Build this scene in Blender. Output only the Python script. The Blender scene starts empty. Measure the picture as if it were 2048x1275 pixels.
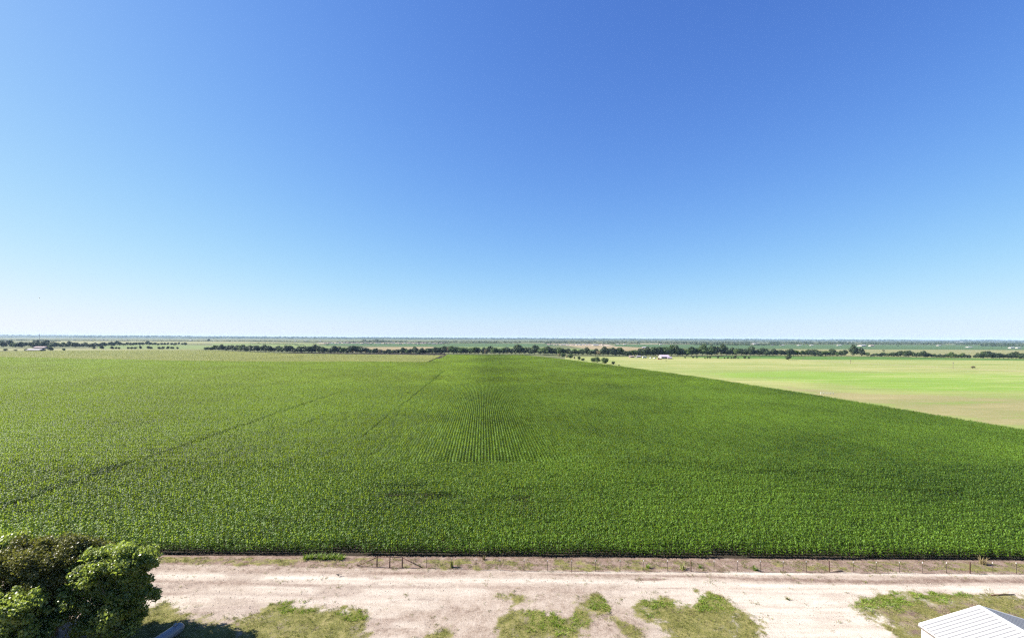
import bpy, bmesh, math, random
import numpy as np
from mathutils import Vector, Matrix

random.seed(7)
RNG = np.random.default_rng(7)
scene = bpy.context.scene
COL = scene.collection
F, CX, CY, H = 900.0, 1024.0, 675.5, 30.0     # focal length and principal point in pixels of the 2048 px photo, camera height in m
ROLL = math.atan(0.0045)
SUN_EL, SUN_AZ = 36.0, 84.0                    # degrees; azimuth counted to the left of the view direction (+Y)

# ------------------------------------------------------------------ helpers
def G(px, py, z=0.0):
    """photo pixel -> point on the horizontal plane of height z"""
    dx, dy = px - CX, py - CY
    u = dx * math.cos(ROLL) + dy * math.sin(ROLL)
    v = -dx * math.sin(ROLL) + dy * math.cos(ROLL)
    Y = F * (H - z) / v
    return (u / F * Y, Y)

def GY(px, Y):
    """x of a photo column at distance Y (near the horizon)"""
    return (px - CX) / F * Y

def tag(o, label=None, cat=None, group=None, kind=None):
    if label: o['label'] = label
    if cat: o['category'] = cat
    if group: o['group'] = group
    if kind: o['kind'] = kind
    return o

def link(o, parent=None):
    COL.objects.link(o)
    if parent: o.parent = parent
    return o

def empty(name, loc=(0, 0, 0), rz=0.0):
    o = bpy.data.objects.new(name, None)
    o.empty_display_size = 0.2
    o.location = loc
    o.rotation_euler = (0, 0, rz)
    return link(o)

def mesh_np(name, verts, faces, mats, parent=None, mat_idx=None, smooth=False, attrs=None, do_link=True):
    """verts (N,3); faces list of arrays with equal width, or one array"""
    me = bpy.data.meshes.new(name)
    verts = np.asarray(verts, dtype=np.float32)
    if isinstance(faces, np.ndarray): faces = [faces]
    faces = [np.asarray(f, dtype=np.int32) for f in faces if len(f)]
    nl = sum(f.size for f in faces); nf = sum(len(f) for f in faces)
    me.vertices.add(len(verts)); me.vertices.foreach_set('co', verts.ravel())
    me.loops.add(nl); me.polygons.add(nf)
    me.loops.foreach_set('vertex_index', np.concatenate([f.ravel() for f in faces]))
    tot = np.concatenate([np.full(len(f), f.shape[1], dtype=np.int32) for f in faces])
    st = np.concatenate([[0], np.cumsum(tot)[:-1]]).astype(np.int32)
    me.polygons.foreach_set('loop_start', st)
    me.polygons.foreach_set('loop_total', tot)
    if mat_idx is not None: me.polygons.foreach_set('material_index', np.asarray(mat_idx, dtype=np.int32))
    if smooth: me.polygons.foreach_set('use_smooth', np.ones(nf, dtype=bool))
    for m in (mats if isinstance(mats, (list, tuple)) else [mats]): me.materials.append(m)
    if attrs:
        for k, a in attrs.items():
            at = me.attributes.new(k, 'FLOAT', 'POINT'); at.data.foreach_set('value', np.asarray(a, dtype=np.float32))
    me.update(calc_edges=True)
    o = bpy.data.objects.new(name, me)
    return link(o, parent) if do_link else o

class MB:
    """collects simple shapes, builds ONE mesh"""
    def __init__(self): self.v, self.f = [], []
    def add(self, vs, fs):
        n = len(self.v); self.v += [tuple(p) for p in vs]; self.f += [tuple(i + n for i in f) for f in fs]
    def box(self, x0, x1, y0, y1, z0, z1):
        vs = [(x, y, z) for z in (z0, z1) for y in (y0, y1) for x in (x0, x1)]
        self.add(vs, [(0, 2, 3, 1), (4, 5, 7, 6), (0, 1, 5, 4), (2, 6, 7, 3), (0, 4, 6, 2), (1, 3, 7, 5)])
    def tube(self, pts, rad, n=8, cap=True):
        pts = [Vector(p) for p in pts]
        rad = rad if isinstance(rad, (list, tuple)) else [rad] * len(pts)
        vs, fs = [], []
        for i, p in enumerate(pts):
            d = (pts[min(i + 1, len(pts) - 1)] - pts[max(i - 1, 0)]).normalized()
            a = d.cross(Vector((0, 0, 1)))
            if a.length < 1e-3: a = d.cross(Vector((1, 0, 0)))
            a.normalize(); b = d.cross(a)
            for k in range(n):
                t = 2 * math.pi * k / n
                vs.append(p + (a * math.cos(t) + b * math.sin(t)) * rad[i])
        for i in range(len(pts) - 1):
            for k in range(n):
                k2 = (k + 1) % n
                fs.append((i * n + k, i * n + k2, (i + 1) * n + k2, (i + 1) * n + k))
        if cap:
            fs.append(tuple(range(n - 1, -1, -1))); fs.append(tuple((len(pts) - 1) * n + k for k in range(n)))
        self.add(vs, fs)
    def build(self, name, mat, parent=None, smooth=False, loc=None):
        me = bpy.data.meshes.new(name); me.from_pydata(self.v, [], self.f)
        me.materials.append(mat)
        if smooth: me.polygons.foreach_set('use_smooth', [True] * len(me.polygons))
        me.update()
        bm = bmesh.new(); bm.from_mesh(me); bmesh.ops.recalc_face_normals(bm, faces=bm.faces); bm.to_mesh(me); bm.free()
        o = bpy.data.objects.new(name, me)
        if loc: o.location = loc
        return link(o, parent)

def _hash(ix, iy, s):
    h = np.sin(ix * 127.1 + iy * 311.7 + s * 74.7) * 43758.5453
    return h - np.floor(h)
def vnoise(x, y, s=0):
    x = np.asarray(x, dtype=np.float64); y = np.asarray(y, dtype=np.float64)
    ix, iy = np.floor(x), np.floor(y); fx, fy = x - ix, y - iy
    fx, fy = fx * fx * (3 - 2 * fx), fy * fy * (3 - 2 * fy)
    a, b, c, d = _hash(ix, iy, s), _hash(ix + 1, iy, s), _hash(ix, iy + 1, s), _hash(ix + 1, iy + 1, s)
    return (a * (1 - fx) + b * fx) * (1 - fy) + (c * (1 - fx) + d * fx) * fy
def fbm(x, y, s=0, o=4):
    r, a, t = 0, 1.0, 0
    for k in range(o):
        r = r + a * vnoise(x * 2 ** k, y * 2 ** k, s + k); t += a; a *= 0.55
    return r / t
def sdist(x, y, poly):
    """signed distance to a polygon, positive inside"""
    x = np.asarray(x, dtype=np.float64); y = np.asarray(y, dtype=np.float64)
    d = np.full(x.shape, 1e9); ins = np.zeros(x.shape, dtype=bool)
    n = len(poly)
    for i in range(n):
        (x0, y0), (x1, y1) = poly[i], poly[(i + 1) % n]
        ex, ey = x1 - x0, y1 - y0
        t = np.clip(((x - x0) * ex + (y - y0) * ey) / (ex * ex + ey * ey + 1e-12), 0, 1)
        d = np.minimum(d, np.hypot(x - x0 - t * ex, y - y0 - t * ey))
        c = ((y0 > y) != (y1 > y)) & (x < (x1 - x0) * (y - y0) / (y1 - y0 + 1e-12) + x0)
        ins ^= c
    return np.where(ins, d, -d)
def sstep(a, b, x):
    t = np.clip((x - a) / (b - a), 0, 1); return t * t * (3 - 2 * t)

# ------------------------------------------------------------------ materials
class NT:
    def __init__(self, name):
        self.m = bpy.data.materials.new(name); self.m.use_nodes = True
        self.t = self.m.node_tree; self.t.nodes.clear()
        self.out = self.t.nodes.new('ShaderNodeOutputMaterial')
    def n(self, typ, **kw):
        nd = self.t.nodes.new(typ)
        for k, v in kw.items():
            if k in ('ins',):
                for kk, vv in v.items(): nd.inputs[kk].default_value = vv
            else: setattr(nd, k, v)
        return nd
    def l(self, a, b): self.t.links.new(a, b)
    def pos(self, scale=(1, 1, 1)):
        g = self.n('ShaderNodeNewGeometry'); mp = self.n('ShaderNodeMapping'); mp.inputs['Scale'].default_value = scale
        self.l(g.outputs['Position'], mp.inputs['Vector']); return mp.outputs['Vector']
    def noise(self, scale, detail=4, vec=None, stretch=(1, 1, 1), rough=0.55):
        nd = self.n('ShaderNodeTexNoise'); nd.inputs['Scale'].default_value = scale
        nd.inputs['Detail'].default_value = detail; nd.inputs['Roughness'].default_value = rough
        self.l(vec or self.pos(stretch), nd.inputs['Vector']); return nd.outputs['Fac']
    def ramp(self, fac, stops):
        r = self.n('ShaderNodeValToRGB'); el = r.color_ramp.elements
        while len(el) < len(stops): el.new(0.5)
        for e, (p, c) in zip(el, stops):
            e.position = p; e.color = c if len(c) == 4 else (*c, 1)
        self.l(fac, r.inputs['Fac']); return r.outputs['Color']
    def mix(self, fac, a, b, mode='MIX'):
        m = self.n('ShaderNodeMix', data_type='RGBA', blend_type=mode)
        for sock, val in ((m.inputs[0], fac), (m.inputs[6], a), (m.inputs[7], b)):
            if hasattr(val, 'is_linked') or isinstance(val, bpy.types.NodeSocket): self.l(val, sock)
            elif isinstance(val, (int, float)): sock.default_value = val
            else: sock.default_value = (*val, 1) if len(val) == 3 else val
        return m.outputs[2]
    def math(self, op, a, b=None, c=None, clamp=False):
        m = self.n('ShaderNodeMath', operation=op, use_clamp=clamp)
        for i, v in enumerate((a, b, c)):
            if v is None: continue
            if isinstance(v, bpy.types.NodeSocket): self.l(v, m.inputs[i])
            else: m.inputs[i].default_value = v
        return m.outputs[0]
    def attr(self, name):
        a = self.n('ShaderNodeAttribute', attribute_name=name); return a.outputs['Fac']
    def bsdf(self, col, rough=0.8, bump=None, bstr=0.5, bdist=0.05, metal=0.0, spec=0.3):
        p = self.n('ShaderNodeBsdfPrincipled')
        if isinstance(col, bpy.types.NodeSocket): self.l(col, p.inputs['Base Color'])
        else: p.inputs['Base Color'].default_value = (*col, 1)
        if isinstance(rough, bpy.types.NodeSocket): self.l(rough, p.inputs['Roughness'])
        else: p.inputs['Roughness'].default_value = rough
        p.inputs['Metallic'].default_value = metal
        p.inputs['Specular IOR Level'].default_value = spec
        if bump is not None:
            b = self.n('ShaderNodeBump'); b.inputs['Strength'].default_value = bstr; b.inputs['Distance'].default_value = bdist
            self.l(bump, b.inputs['Height']); self.l(b.outputs['Normal'], p.inputs['Normal'])
        return p.outputs['BSDF']
    def done(self, sh):
        self.l(sh, self.out.inputs['Surface']); return self.m

K = 0.48
def kk(c): return tuple(x * K for x in c)
def m_plain(name, col, rough=0.7, var=0.25, scale=3.0, metal=0.0, spec=0.3, bump=0.0):
    t = NT(name)
    n = t.noise(scale, 5)
    c = t.ramp(n, [(0.3, tuple(x * (1 - var) for x in col)), (0.7, tuple(min(1, x * (1 + var)) for x in col))])
    return t.done(t.bsdf(c, rough, n if bump else None, bump, 0.02, metal, spec))

def m_leaf(name, c_dark, c_light, trans, tfac=0.3, rough=0.5, patch=0.02, fine=1.5, spec=0.35):
    """leaf shader: colour varies leaf by leaf (noise) and over the plant stand"""
    t = NT(name)
    c_dark, c_light, trans = [tuple(x * 0.9 for x in c) for c in (c_dark, c_light, trans)]
    a = t.noise(fine, 2); b = t.noise(patch, 3)
    rnd = t.n('ShaderNodeObjectInfo').outputs['Random']
    s = t.math('MULTIPLY_ADD', b, 0.6, t.math('MULTIPLY', a, 0.4))
    s = t.math('MULTIPLY_ADD', rnd, 0.14, t.math('SUBTRACT', s, 0.07))
    col = t.ramp(s, [(0.35, c_dark), (0.63, c_light)])
    p = t.bsdf(col, rough, spec=spec)
    tr = t.n('ShaderNodeBsdfTranslucent')
    tc = t.mix(0.65, col, trans); t.l(tc, tr.inputs['Color'])
    mx = t.n('ShaderNodeMixShader'); mx.inputs[0].default_value = tfac
    t.l(p, mx.inputs[1]); t.l(tr.outputs[0], mx.inputs[2])
    return t.done(mx.outputs[0])

M = {}
M['corn'] = m_leaf('corn_leaf', (0.012, 0.040, 0.003), (0.125, 0.225, 0.02), (0.33, 0.43, 0.03), 0.42, 0.5, 0.014, 2.6, 0.17)
M['pale_crop'] = m_leaf('pale_crop_leaf', (0.17, 0.21, 0.05), (0.30, 0.31, 0.10), (0.40, 0.42, 0.10), 0.35, 0.6, 0.012, 1.2)
M['stalk'] = m_plain('corn_stalk', (0.10, 0.17, 0.05), 0.6)
M['crown_far'] = m_leaf('far_tree_leaf', (0.013, 0.028, 0.008), (0.036, 0.062, 0.014), (0.05, 0.095, 0.014), 0.2, 0.6, 0.02, 0.3)
M['crown_light'] = m_leaf('light_tree_leaf', (0.03, 0.06, 0.01), (0.068, 0.112, 0.02), (0.1, 0.17, 0.024), 0.25, 0.6, 0.03, 0.3)
M['crown_tan'] = m_leaf('dry_tree_leaf', (0.14, 0.12, 0.06), (0.24, 0.2, 0.11), (0.2, 0.18, 0.08), 0.2, 0.7, 0.05, 0.4)
M['crown_olive'] = m_leaf('olive_leaf', (0.05, 0.056, 0.010), (0.135, 0.135, 0.03), (0.18, 0.19, 0.02), 0.3, 0.5, 0.25, 1.5)
M['crown_bright'] = m_leaf('bright_leaf', (0.07, 0.11, 0.016), (0.27, 0.335, 0.075), (0.40, 0.50, 0.06), 0.38, 0.42, 0.3, 1.6, 0.5)
M['blossom'] = m_leaf('blossom_pale', (0.2, 0.23, 0.11), (0.32, 0.34, 0.2), (0.3, 0.32, 0.14), 0.25, 0.6, 0.5, 3.0)
M['bark'] = m_plain('bark', (0.10, 0.075, 0.055), 0.9, 0.35, 6.0, bump=0.6)
M['grass'] = m_leaf('grass_blade', (0.075, 0.09, 0.016), (0.19, 0.20, 0.045), (0.26, 0.30, 0.04), 0.3, 0.6, 0.35, 2.5)
M['grass_lush'] = m_leaf('grass_blade_lush', (0.075, 0.13, 0.012), (0.19, 0.27, 0.028), (0.32, 0.46, 0.025), 0.32, 0.55, 0.4, 2.5)
M['dry_grass'] = m_leaf('grass_blade_dry', (0.14, 0.11, 0.05), (0.27, 0.22, 0.11), (0.26, 0.22, 0.1), 0.25, 0.75, 0.4, 2.5)
M['rust'] = m_plain('rusty_pipe', (0.07, 0.035, 0.025), 0.75, 0.45, 5.0, 0.2)
M['tpost'] = m_plain('painted_steel_post', (0.10, 0.075, 0.06), 0.6, 0.3, 5.0, 0.3)
M['white_tip'] = m_plain('white_paint', (0.75, 0.73, 0.7), 0.5, 0.06)
M['wire'] = m_plain('galvanised_wire', (0.3, 0.29, 0.28), 0.5, 0.2, 4, 0.6)
M['wood'] = m_plain('weathered_wood', (0.16, 0.125, 0.095), 0.85, 0.3, 8.0, bump=0.4)
M['black_bird'] = m_plain('black_feathers', (0.012, 0.011, 0.014), 0.35, 0.3, 20.0, spec=0.5)
M['tank'] = m_plain('grey_tank_paint', (0.15, 0.165, 0.18), 0.42, 0.2, 2.0, 0.0, 0.5)
M['house_wall'] = m_plain('pale_house_wall', (0.26, 0.24, 0.21), 0.8, 0.12, 0.3)
M['house_roof'] = m_plain('tan_house_roof', (0.25, 0.2, 0.175), 0.8, 0.15, 0.3)
M['grey_roof'] = m_plain('grey_house_roof', (0.2, 0.19, 0.2), 0.7, 0.15, 0.3)
M['white_roof'] = m_plain('white_metal_roof', (0.28, 0.28, 0.28), 0.45, 0.06, 0.3)
M['lilac_roof'] = m_plain('lilac_metal_roof', (0.34, 0.29, 0.35), 0.5, 0.08, 0.3)
M['dark_wall'] = m_plain('dark_barn_wall', (0.13, 0.10, 0.10), 0.8, 0.2, 0.5)  # one even dark brown for barn walls and doors
M['mauve_roof'] = m_plain('brown_shingle_roof', (0.20, 0.15, 0.16), 0.8, 0.15, 0.5)
M['red'] = m_plain('red_paint', (0.45, 0.07, 0.04), 0.45, 0.15, 1.0)
M['white_paint'] = m_plain('white_vehicle_paint', (0.5, 0.5, 0.5), 0.35, 0.05)
M['dark_glass'] = m_plain('dark_glass', (0.02, 0.025, 0.03), 0.15, 0.1)
M['tyre'] = m_plain('tyre_rubber', (0.02, 0.02, 0.02), 0.85, 0.2)
M['mast'] = m_plain('mast_steel', (0.28, 0.27, 0.28), 0.6, 0.1)
M['stone'] = m_plain('limestone_pebble', (0.24, 0.2, 0.17), 0.9, 0.4, 4.0)

def m_panel(name, col, rough):
    t = NT(name)
    d = t.noise(0.8, 6, stretch=(1, 1, 0.4)); e = t.noise(14, 4)
    s = t.math('MULTIPLY_ADD', d, 0.7, t.math('MULTIPLY', e, 0.3))
    c = t.ramp(s, [(0.3, tuple(x * 0.9 for x in col)), (0.6, col)])
    return t.done(t.bsdf(c, rough, spec=0.45))
M['roof_panel'] = m_panel('white_steel_panel', (0.26, 0.26, 0.265), 0.4)
M['wall_panel'] = m_panel('white_wall_panel', (0.34, 0.325, 0.31), 0.5)
M['trim'] = m_panel('white_trim', (0.5, 0.5, 0.5), 0.4)
M['gutter_steel'] = m_plain('dark_gutter', (0.10, 0.085, 0.08), 0.6, 0.3, 3.0)

def m_yard():
    """crushed limestone, bare pink-brown dirt and thin turf, by vertex weights"""
    t = NT('gravel_and_dirt')
    fine = t.noise(11.0, 3, rough=0.8); peb = t.noise(3.6, 5, rough=0.8); mid = t.noise(0.9, 5, rough=0.68); big = t.noise(0.13, 5, rough=0.6)
    streak = t.noise(0.5, 5, stretch=(0.22, 2.2, 1), rough=0.65)
    s = t.math('MULTIPLY_ADD', mid, 0.36, t.math('MULTIPLY', peb, 0.34)); s = t.math('MULTIPLY_ADD', big, 0.36, s)
    s = t.math('MULTIPLY_ADD', fine, 0.34, t.math('SUBTRACT', s, 0.2))
    R_ = lambda f, st: t.ramp(f, [(p, kk(c)) for p, c in st])
    grav = R_(s, [(0.36, (0.26, 0.19, 0.145)), (0.46, (0.46, 0.365, 0.295)), (0.57, (0.60, 0.50, 0.42)), (0.72, (0.76, 0.67, 0.58))])
    tr = t.attr('pale')
    palec = R_(t.math('MULTIPLY_ADD', streak, 0.75, t.math('MULTIPLY', peb, 0.25)), [(0.34, (0.58, 0.49, 0.40)), (0.55, (0.82, 0.735, 0.64))])
    c = t.mix(tr, grav, palec)
    brown = R_(t.math('MULTIPLY_ADD', mid, 0.4, t.math('MULTIPLY_ADD', peb, 0.35, t.math('MULTIPLY', fine, 0.25))), [(0.36, (0.15, 0.095, 0.07)), (0.5, (0.33, 0.235, 0.19)), (0.64, (0.52, 0.42, 0.35))])
    bf = t.math('MULTIPLY_ADD', t.math('SUBTRACT', streak, 0.5), 0.9, t.attr('brown'), clamp=True)
    bw = t.n('ShaderNodeMapRange', interpolation_type='SMOOTHSTEP'); t.l(bf, bw.inputs[0]); bw.inputs[1].default_value = 0.15; bw.inputs[2].default_value = 0.85
    c = t.mix(bw.outputs[0], c, brown)
    turf = R_(t.math('MULTIPLY_ADD', mid, 0.4, t.math('MULTIPLY_ADD', peb, 0.35, t.math('MULTIPLY', fine, 0.25))), [(0.38, (0.10, 0.105, 0.025)), (0.5, (0.24, 0.235, 0.065)), (0.62, (0.42, 0.36, 0.16))])
    gf = t.math('ADD', t.attr('turf'), t.math('MULTIPLY', t.math('SUBTRACT', t.math('MULTIPLY_ADD', peb, 0.6, t.math('MULTIPLY', mid, 0.4)), 0.5), 1.9))
    gw = t.n('ShaderNodeMapRange', interpolation_type='SMOOTHSTEP'); t.l(gf, gw.inputs[0]); gw.inputs[1].default_value = 0.3; gw.inputs[2].default_value = 0.75
    c = t.mix(gw.outputs[0], c, turf)
    return t.done(t.bsdf(c, 0.95, t.math('MULTIPLY_ADD', peb, 0.6, fine), 0.8, 0.08, spec=0.15))
M['yard'] = m_yard()

def m_field(name, stops, s_long=0.012, s_fine=0.35, stretch=(0.3, 1.6, 1), w=0.6):
    t = NT(name)
    a = t.noise(s_long, 5, stretch=stretch, rough=0.6); b = t.noise(s_fine, 4, stretch=(0.7, 1.4, 1), rough=0.7)
    s = t.math('MULTIPLY_ADD', a, w, t.math('MULTIPLY', b, 1 - w))
    return t.done(t.bsdf(t.ramp(s, [(p, kk(c)) for p, c in stops]), 0.95, b, 0.5, 0.3, spec=0.1))
M['ground'] = m_field('plain_ground', [(0.35, (0.10, 0.13, 0.05)), (0.5, (0.17, 0.19, 0.08)), (0.65, (0.27, 0.25, 0.13))], 0.0022, 0.03)
M['soil'] = m_field('black_soil', [(0.35, (0.035, 0.028, 0.02)), (0.65, (0.085, 0.065, 0.048))], 0.2, 3.0)
M['fld_teal'] = m_field('green_crop_field', [(0.35, (0.075, 0.14, 0.05)), (0.65, (0.115, 0.19, 0.07))], 0.004, 0.05)
M['fld_lightgreen'] = m_field('light_green_field', [(0.35, (0.17, 0.25, 0.07)), (0.65, (0.26, 0.31, 0.11))], 0.006, 0.05)
M['fld_tan'] = m_field('stubble_field', [(0.35, (0.30, 0.25, 0.13)), (0.65, (0.45, 0.36, 0.21))], 0.006, 0.05)
M['fld_pale'] = m_field('pale_grass_field', [(0.35, (0.24, 0.26, 0.10)), (0.65, (0.37, 0.35, 0.17))], 0.006, 0.05)
M['fld_build'] = m_field('bare_building_ground', [(0.35, (0.40, 0.32, 0.24)), (0.65, (0.58, 0.48, 0.38))], 0.006, 0.05)
M['fld_crop'] = m_field('young_crop_field', [(0.35, (0.085, 0.19, 0.03)), (0.65, (0.14, 0.26, 0.05))], 0.01, 0.2)
M['track'] = m_field('dirt_track', [(0.35, (0.36, 0.28, 0.19)), (0.65, (0.52, 0.42, 0.30))], 0.05, 0.5)
M['hills'] = m_field('wooded_hills', [(0.36, (0.03, 0.055, 0.025)), (0.52, (0.06, 0.09, 0.04)), (0.60, (0.16, 0.18, 0.09)), (0.72, (0.26, 0.25, 0.15))], 0.0035, 0.02, (1, 1, 1), 0.75)

def m_pasture():
    t = NT('pasture_grass')
    a = t.noise(0.034, 6, stretch=(0.38, 1.8, 1), rough=0.72); b = t.noise(0.9, 5, stretch=(0.6, 1.3, 1), rough=0.75); c2 = t.noise(0.006, 4, stretch=(0.5, 1.5, 1))
    s = t.math('MULTIPLY_ADD', a, 0.45, t.math('MULTIPLY', b, 0.25)); s = t.math('MULTIPLY_ADD', c2, 0.3, s)
    R_ = lambda st: t.ramp(s, [(p, kk(c)) for p, c in st])
    pale = R_([(0.38, (0.22, 0.31, 0.075)), (0.48, (0.34, 0.39, 0.125)), (0.56, (0.47, 0.46, 0.19)), (0.64, (0.60, 0.53, 0.28))])
    lime = R_([(0.38, (0.19, 0.32, 0.045)), (0.50, (0.27, 0.42, 0.07)), (0.56, (0.44, 0.48, 0.17)), (0.64, (0.54, 0.49, 0.25))])
    tan = R_([(0.38, (0.24, 0.27, 0.085)), (0.48, (0.33, 0.315, 0.14)), (0.56, (0.42, 0.37, 0.18)), (0.64, (0.54, 0.49, 0.24))])
    def w(attr, k):
        f = t.math('MULTIPLY_ADD', t.math('SUBTRACT', a, 0.5), k, t.attr(attr))
        f = t.math('MULTIPLY_ADD', t.math('SUBTRACT', b, 0.5), k * 0.5, f)
        mr = t.n('ShaderNodeMapRange', interpolation_type='SMOOTHSTEP'); t.l(f, mr.inputs[0]); mr.inputs[1].default_value = 0.35; mr.inputs[2].default_value = 0.65
        return mr.outputs[0]
    col = t.mix(w('lime', 4.2), pale, lime)
    col = t.mix(w('tan', 3.0), col, tan)
    edge = R_([(0.36, (0.20, 0.29, 0.03)), (0.6, (0.40, 0.42, 0.09))])
    col = t.mix(w('edge', 1.0), col, edge)
    return t.done(t.bsdf(col, 0.95, b, 0.6, 0.25, spec=0.1))
M['pasture'] = m_pasture()

# ------------------------------------------------------------------ world, sun, camera
w = bpy.data.worlds.new('World'); scene.world = w; w.use_nodes = True
nt = w.node_tree; nt.nodes.clear()
sky = nt.nodes.new('ShaderNodeTexSky'); sky.sky_type = 'NISHITA'; sky.sun_disc = False
az = math.radians(SUN_AZ)
S_DIR = Vector((-math.sin(az) * math.cos(math.radians(SUN_EL)), math.cos(az) * math.cos(math.radians(SUN_EL)), math.sin(math.radians(SUN_EL))))
sky.sun_elevation = math.radians(SUN_EL)
sky.sun_rotation = math.radians(-SUN_AZ)     # rotation 0 looks along +Y, grows clockwise seen from above
sky.altitude = 0; sky.air_density = 0.7; sky.dust_density = 0.3; sky.ozone_density = 5.0
bg = nt.nodes.new('ShaderNodeBackground'); bg.inputs['Strength'].default_value = 0.08
wo = nt.nodes.new('ShaderNodeOutputWorld')
# film response of the sky light: bright parts roll off softly instead of clipping
def wmath(op, a, b=None):
    m = nt.nodes.new('ShaderNodeMath'); m.operation = op
    for i, v in enumerate((a, b)):
        if v is None: continue
        if isinstance(v, (int, float)): m.inputs[i].default_value = v
        else: nt.links.new(v, m.inputs[i])
    return m.outputs[0]
sep = nt.nodes.new('ShaderNodeSeparateColor'); cmb = nt.nodes.new('ShaderNodeCombineColor')
nt.links.new(sky.outputs[0], sep.inputs[0])
for i, (A_, g_) in enumerate(((0.955, 3.7), (0.95, 4.45), (1.0, 6.9))):
    p_ = wmath('POWER', wmath('MULTIPLY', sep.outputs[i], 0.1), 1.25)
    e_ = wmath('EXPONENT', wmath('MULTIPLY', p_, -g_))
    nt.links.new(wmath('MULTIPLY', wmath('SUBTRACT', 1.0, e_), A_ / (0.08 * 2 ** 1.85)), cmb.inputs[i])
nt.links.new(cmb.outputs[0], bg.inputs['Color']); nt.links.new(bg.outputs[0], wo.inputs['Surface'])

sl = bpy.data.lights.new('sun', 'SUN'); sl.energy = 5.0; sl.angle = math.radians(0.5); sl.color = (1.0, 0.94, 0.84)
so = bpy.data.objects.new('sun', sl); COL.objects.link(so)
so.rotation_euler = S_DIR.to_track_quat('Z', 'Y').to_euler(); so.location = (-60, -20, 80)

cd = bpy.data.cameras.new('camera'); cam = bpy.data.objects.new('camera', cd); COL.objects.link(cam)
cd.sensor_width = 36; cd.lens = F / 2048 * 36; cd.shift_y = (CY - 637.5) / 2048; cd.clip_start = 0.5; cd.clip_end = 60000
cam.matrix_world = Matrix.Translation((0, 0, H)) @ Matrix.Rotation(math.pi / 2, 4, 'X') @ Matrix.Rotation(ROLL, 4, 'Z')
scene.camera = cam
scene.view_settings.view_transform = 'Standard'; scene.view_settings.look = 'None'
scene.view_settings.exposure = 1.85; scene.view_settings.gamma = 1
scene.render.engine = 'CYCLES'
cy = scene.cycles
cy.use_denoising = False; cy.max_bounces = 6; cy.diffuse_bounces = 3; cy.transmission_bounces = 4; cy.glossy_bounces = 2
cy.volume_bounces = 0; cy.use_adaptive_sampling = True; cy.adaptive_threshold = 0.01; cy.sample_clamp_indirect = 6
cy.caustics_reflective = False; cy.caustics_refractive = False
scene.render.filter_size = 1.2 if hasattr(scene.render, 'filter_size') else 1.5
cy.filter_width = 1.3

# ------------------------------------------------------------------ setting: ground sheets
def sheet(name, pts, mat, z, kind='structure'):
    o = mesh_np(name, [(x, y, z) for x, y in pts], np.array([list(range(len(pts)))]), mat)
    return tag(o, kind=kind)
def sheet_px(name, pp, mat, z):
    return sheet(name, [G(*p) for p in pp], mat, z)

FAR = 15000
sheet('ground', [(-FAR, -120), (FAR, -120), (FAR, FAR), (-FAR, FAR)], M['ground'], 0.0)

YA, YR, YV = 53.0, 59.3, 61.3        # yard | road | verge | corn
def yc(x): return 61.55 - 0.006 * x   # near edge of the corn
P_turf = [
    [(478, 1240), (505, 1226), (545, 1206), (585, 1199), (618, 1203), (640, 1213), (690, 1217), (730, 1221), (740, 1240), (735, 1275), (740, 1330), (460, 1330)],
    [(300, 1216), (330, 1206), (380, 1220), (430, 1242), (480, 1240), (480, 1330), (180, 1330), (180, 1216)],
    [(998, 1258), (1010, 1232), (1040, 1215), (1080, 1222), (1110, 1229), (1150, 1226), (1178, 1222), (1186, 1245), (1176, 1275), (1165, 1330), (985, 1330)],
    [(998, 1190), (1030, 1189), (1062, 1199), (1062, 1211), (1030, 1210)],
    [(1163, 1200), (1185, 1190), (1205, 1195), (1217, 1222), (1195, 1229), (1168, 1218)],
    [(1215, 1234), (1250, 1244), (1278, 1264), (1300, 1300), (1260, 1300), (1235, 1262)],
    [(1260, 1210), (1290, 1195), (1330, 1195), (1380, 1205), (1403, 1183), (1440, 1184), (1458, 1206), (1490, 1225), (1532, 1250), (1545, 1275), (1570, 1330), (1345, 1330), (1330, 1268), (1300, 1247), (1270, 1226)],
    [(842, 1278), (870, 1258), (900, 1240), (916, 1262), (905, 1300), (840, 1310)],
    [(1695, 1212), (1730, 1193), (1790, 1186), (1900, 1183), (2060, 1186), (2500, 1196), (2500, 1500), (1900, 1420), (1800, 1290), (1755, 1245), (1715, 1228)],
    [(600, 1340), (1100, 1345), (1050, 1480), (700, 1500)], [(1300, 1360), (1700, 1360), (1750, 1500), (1350, 1500)],
]
P_turf = [[G(*p) for p in poly] for poly in P_turf]
P_lush = [[(1705, 1212), (1735, 1200), (1800, 1187), (1930, 1186), (1900, 1199), (1810, 1212), (1760, 1226)],
          [(1265, 1212), (1290, 1196), (1330, 1196), (1400, 1210), (1405, 1190), (1440, 1190), (1480, 1222), (1440, 1222), (1400, 1222), (1330, 1218), (1285, 1232)],
          [(550, 1206), (590, 1199), (618, 1205), (622, 1232), (580, 1232)], [(680, 1219), (733, 1222), (737, 1242), (690, 1240)],
          [(1040, 1218), (1180, 1224), (1186, 1250), (1140, 1275), (1060, 1262)], [(1000, 1190), (1060, 1199), (1060, 1210)], [(1170, 1200), (1205, 1196), (1210, 1222), (1180, 1220)]]
P_lush = [[G(*p) for p in poly] for poly in P_lush]

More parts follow.
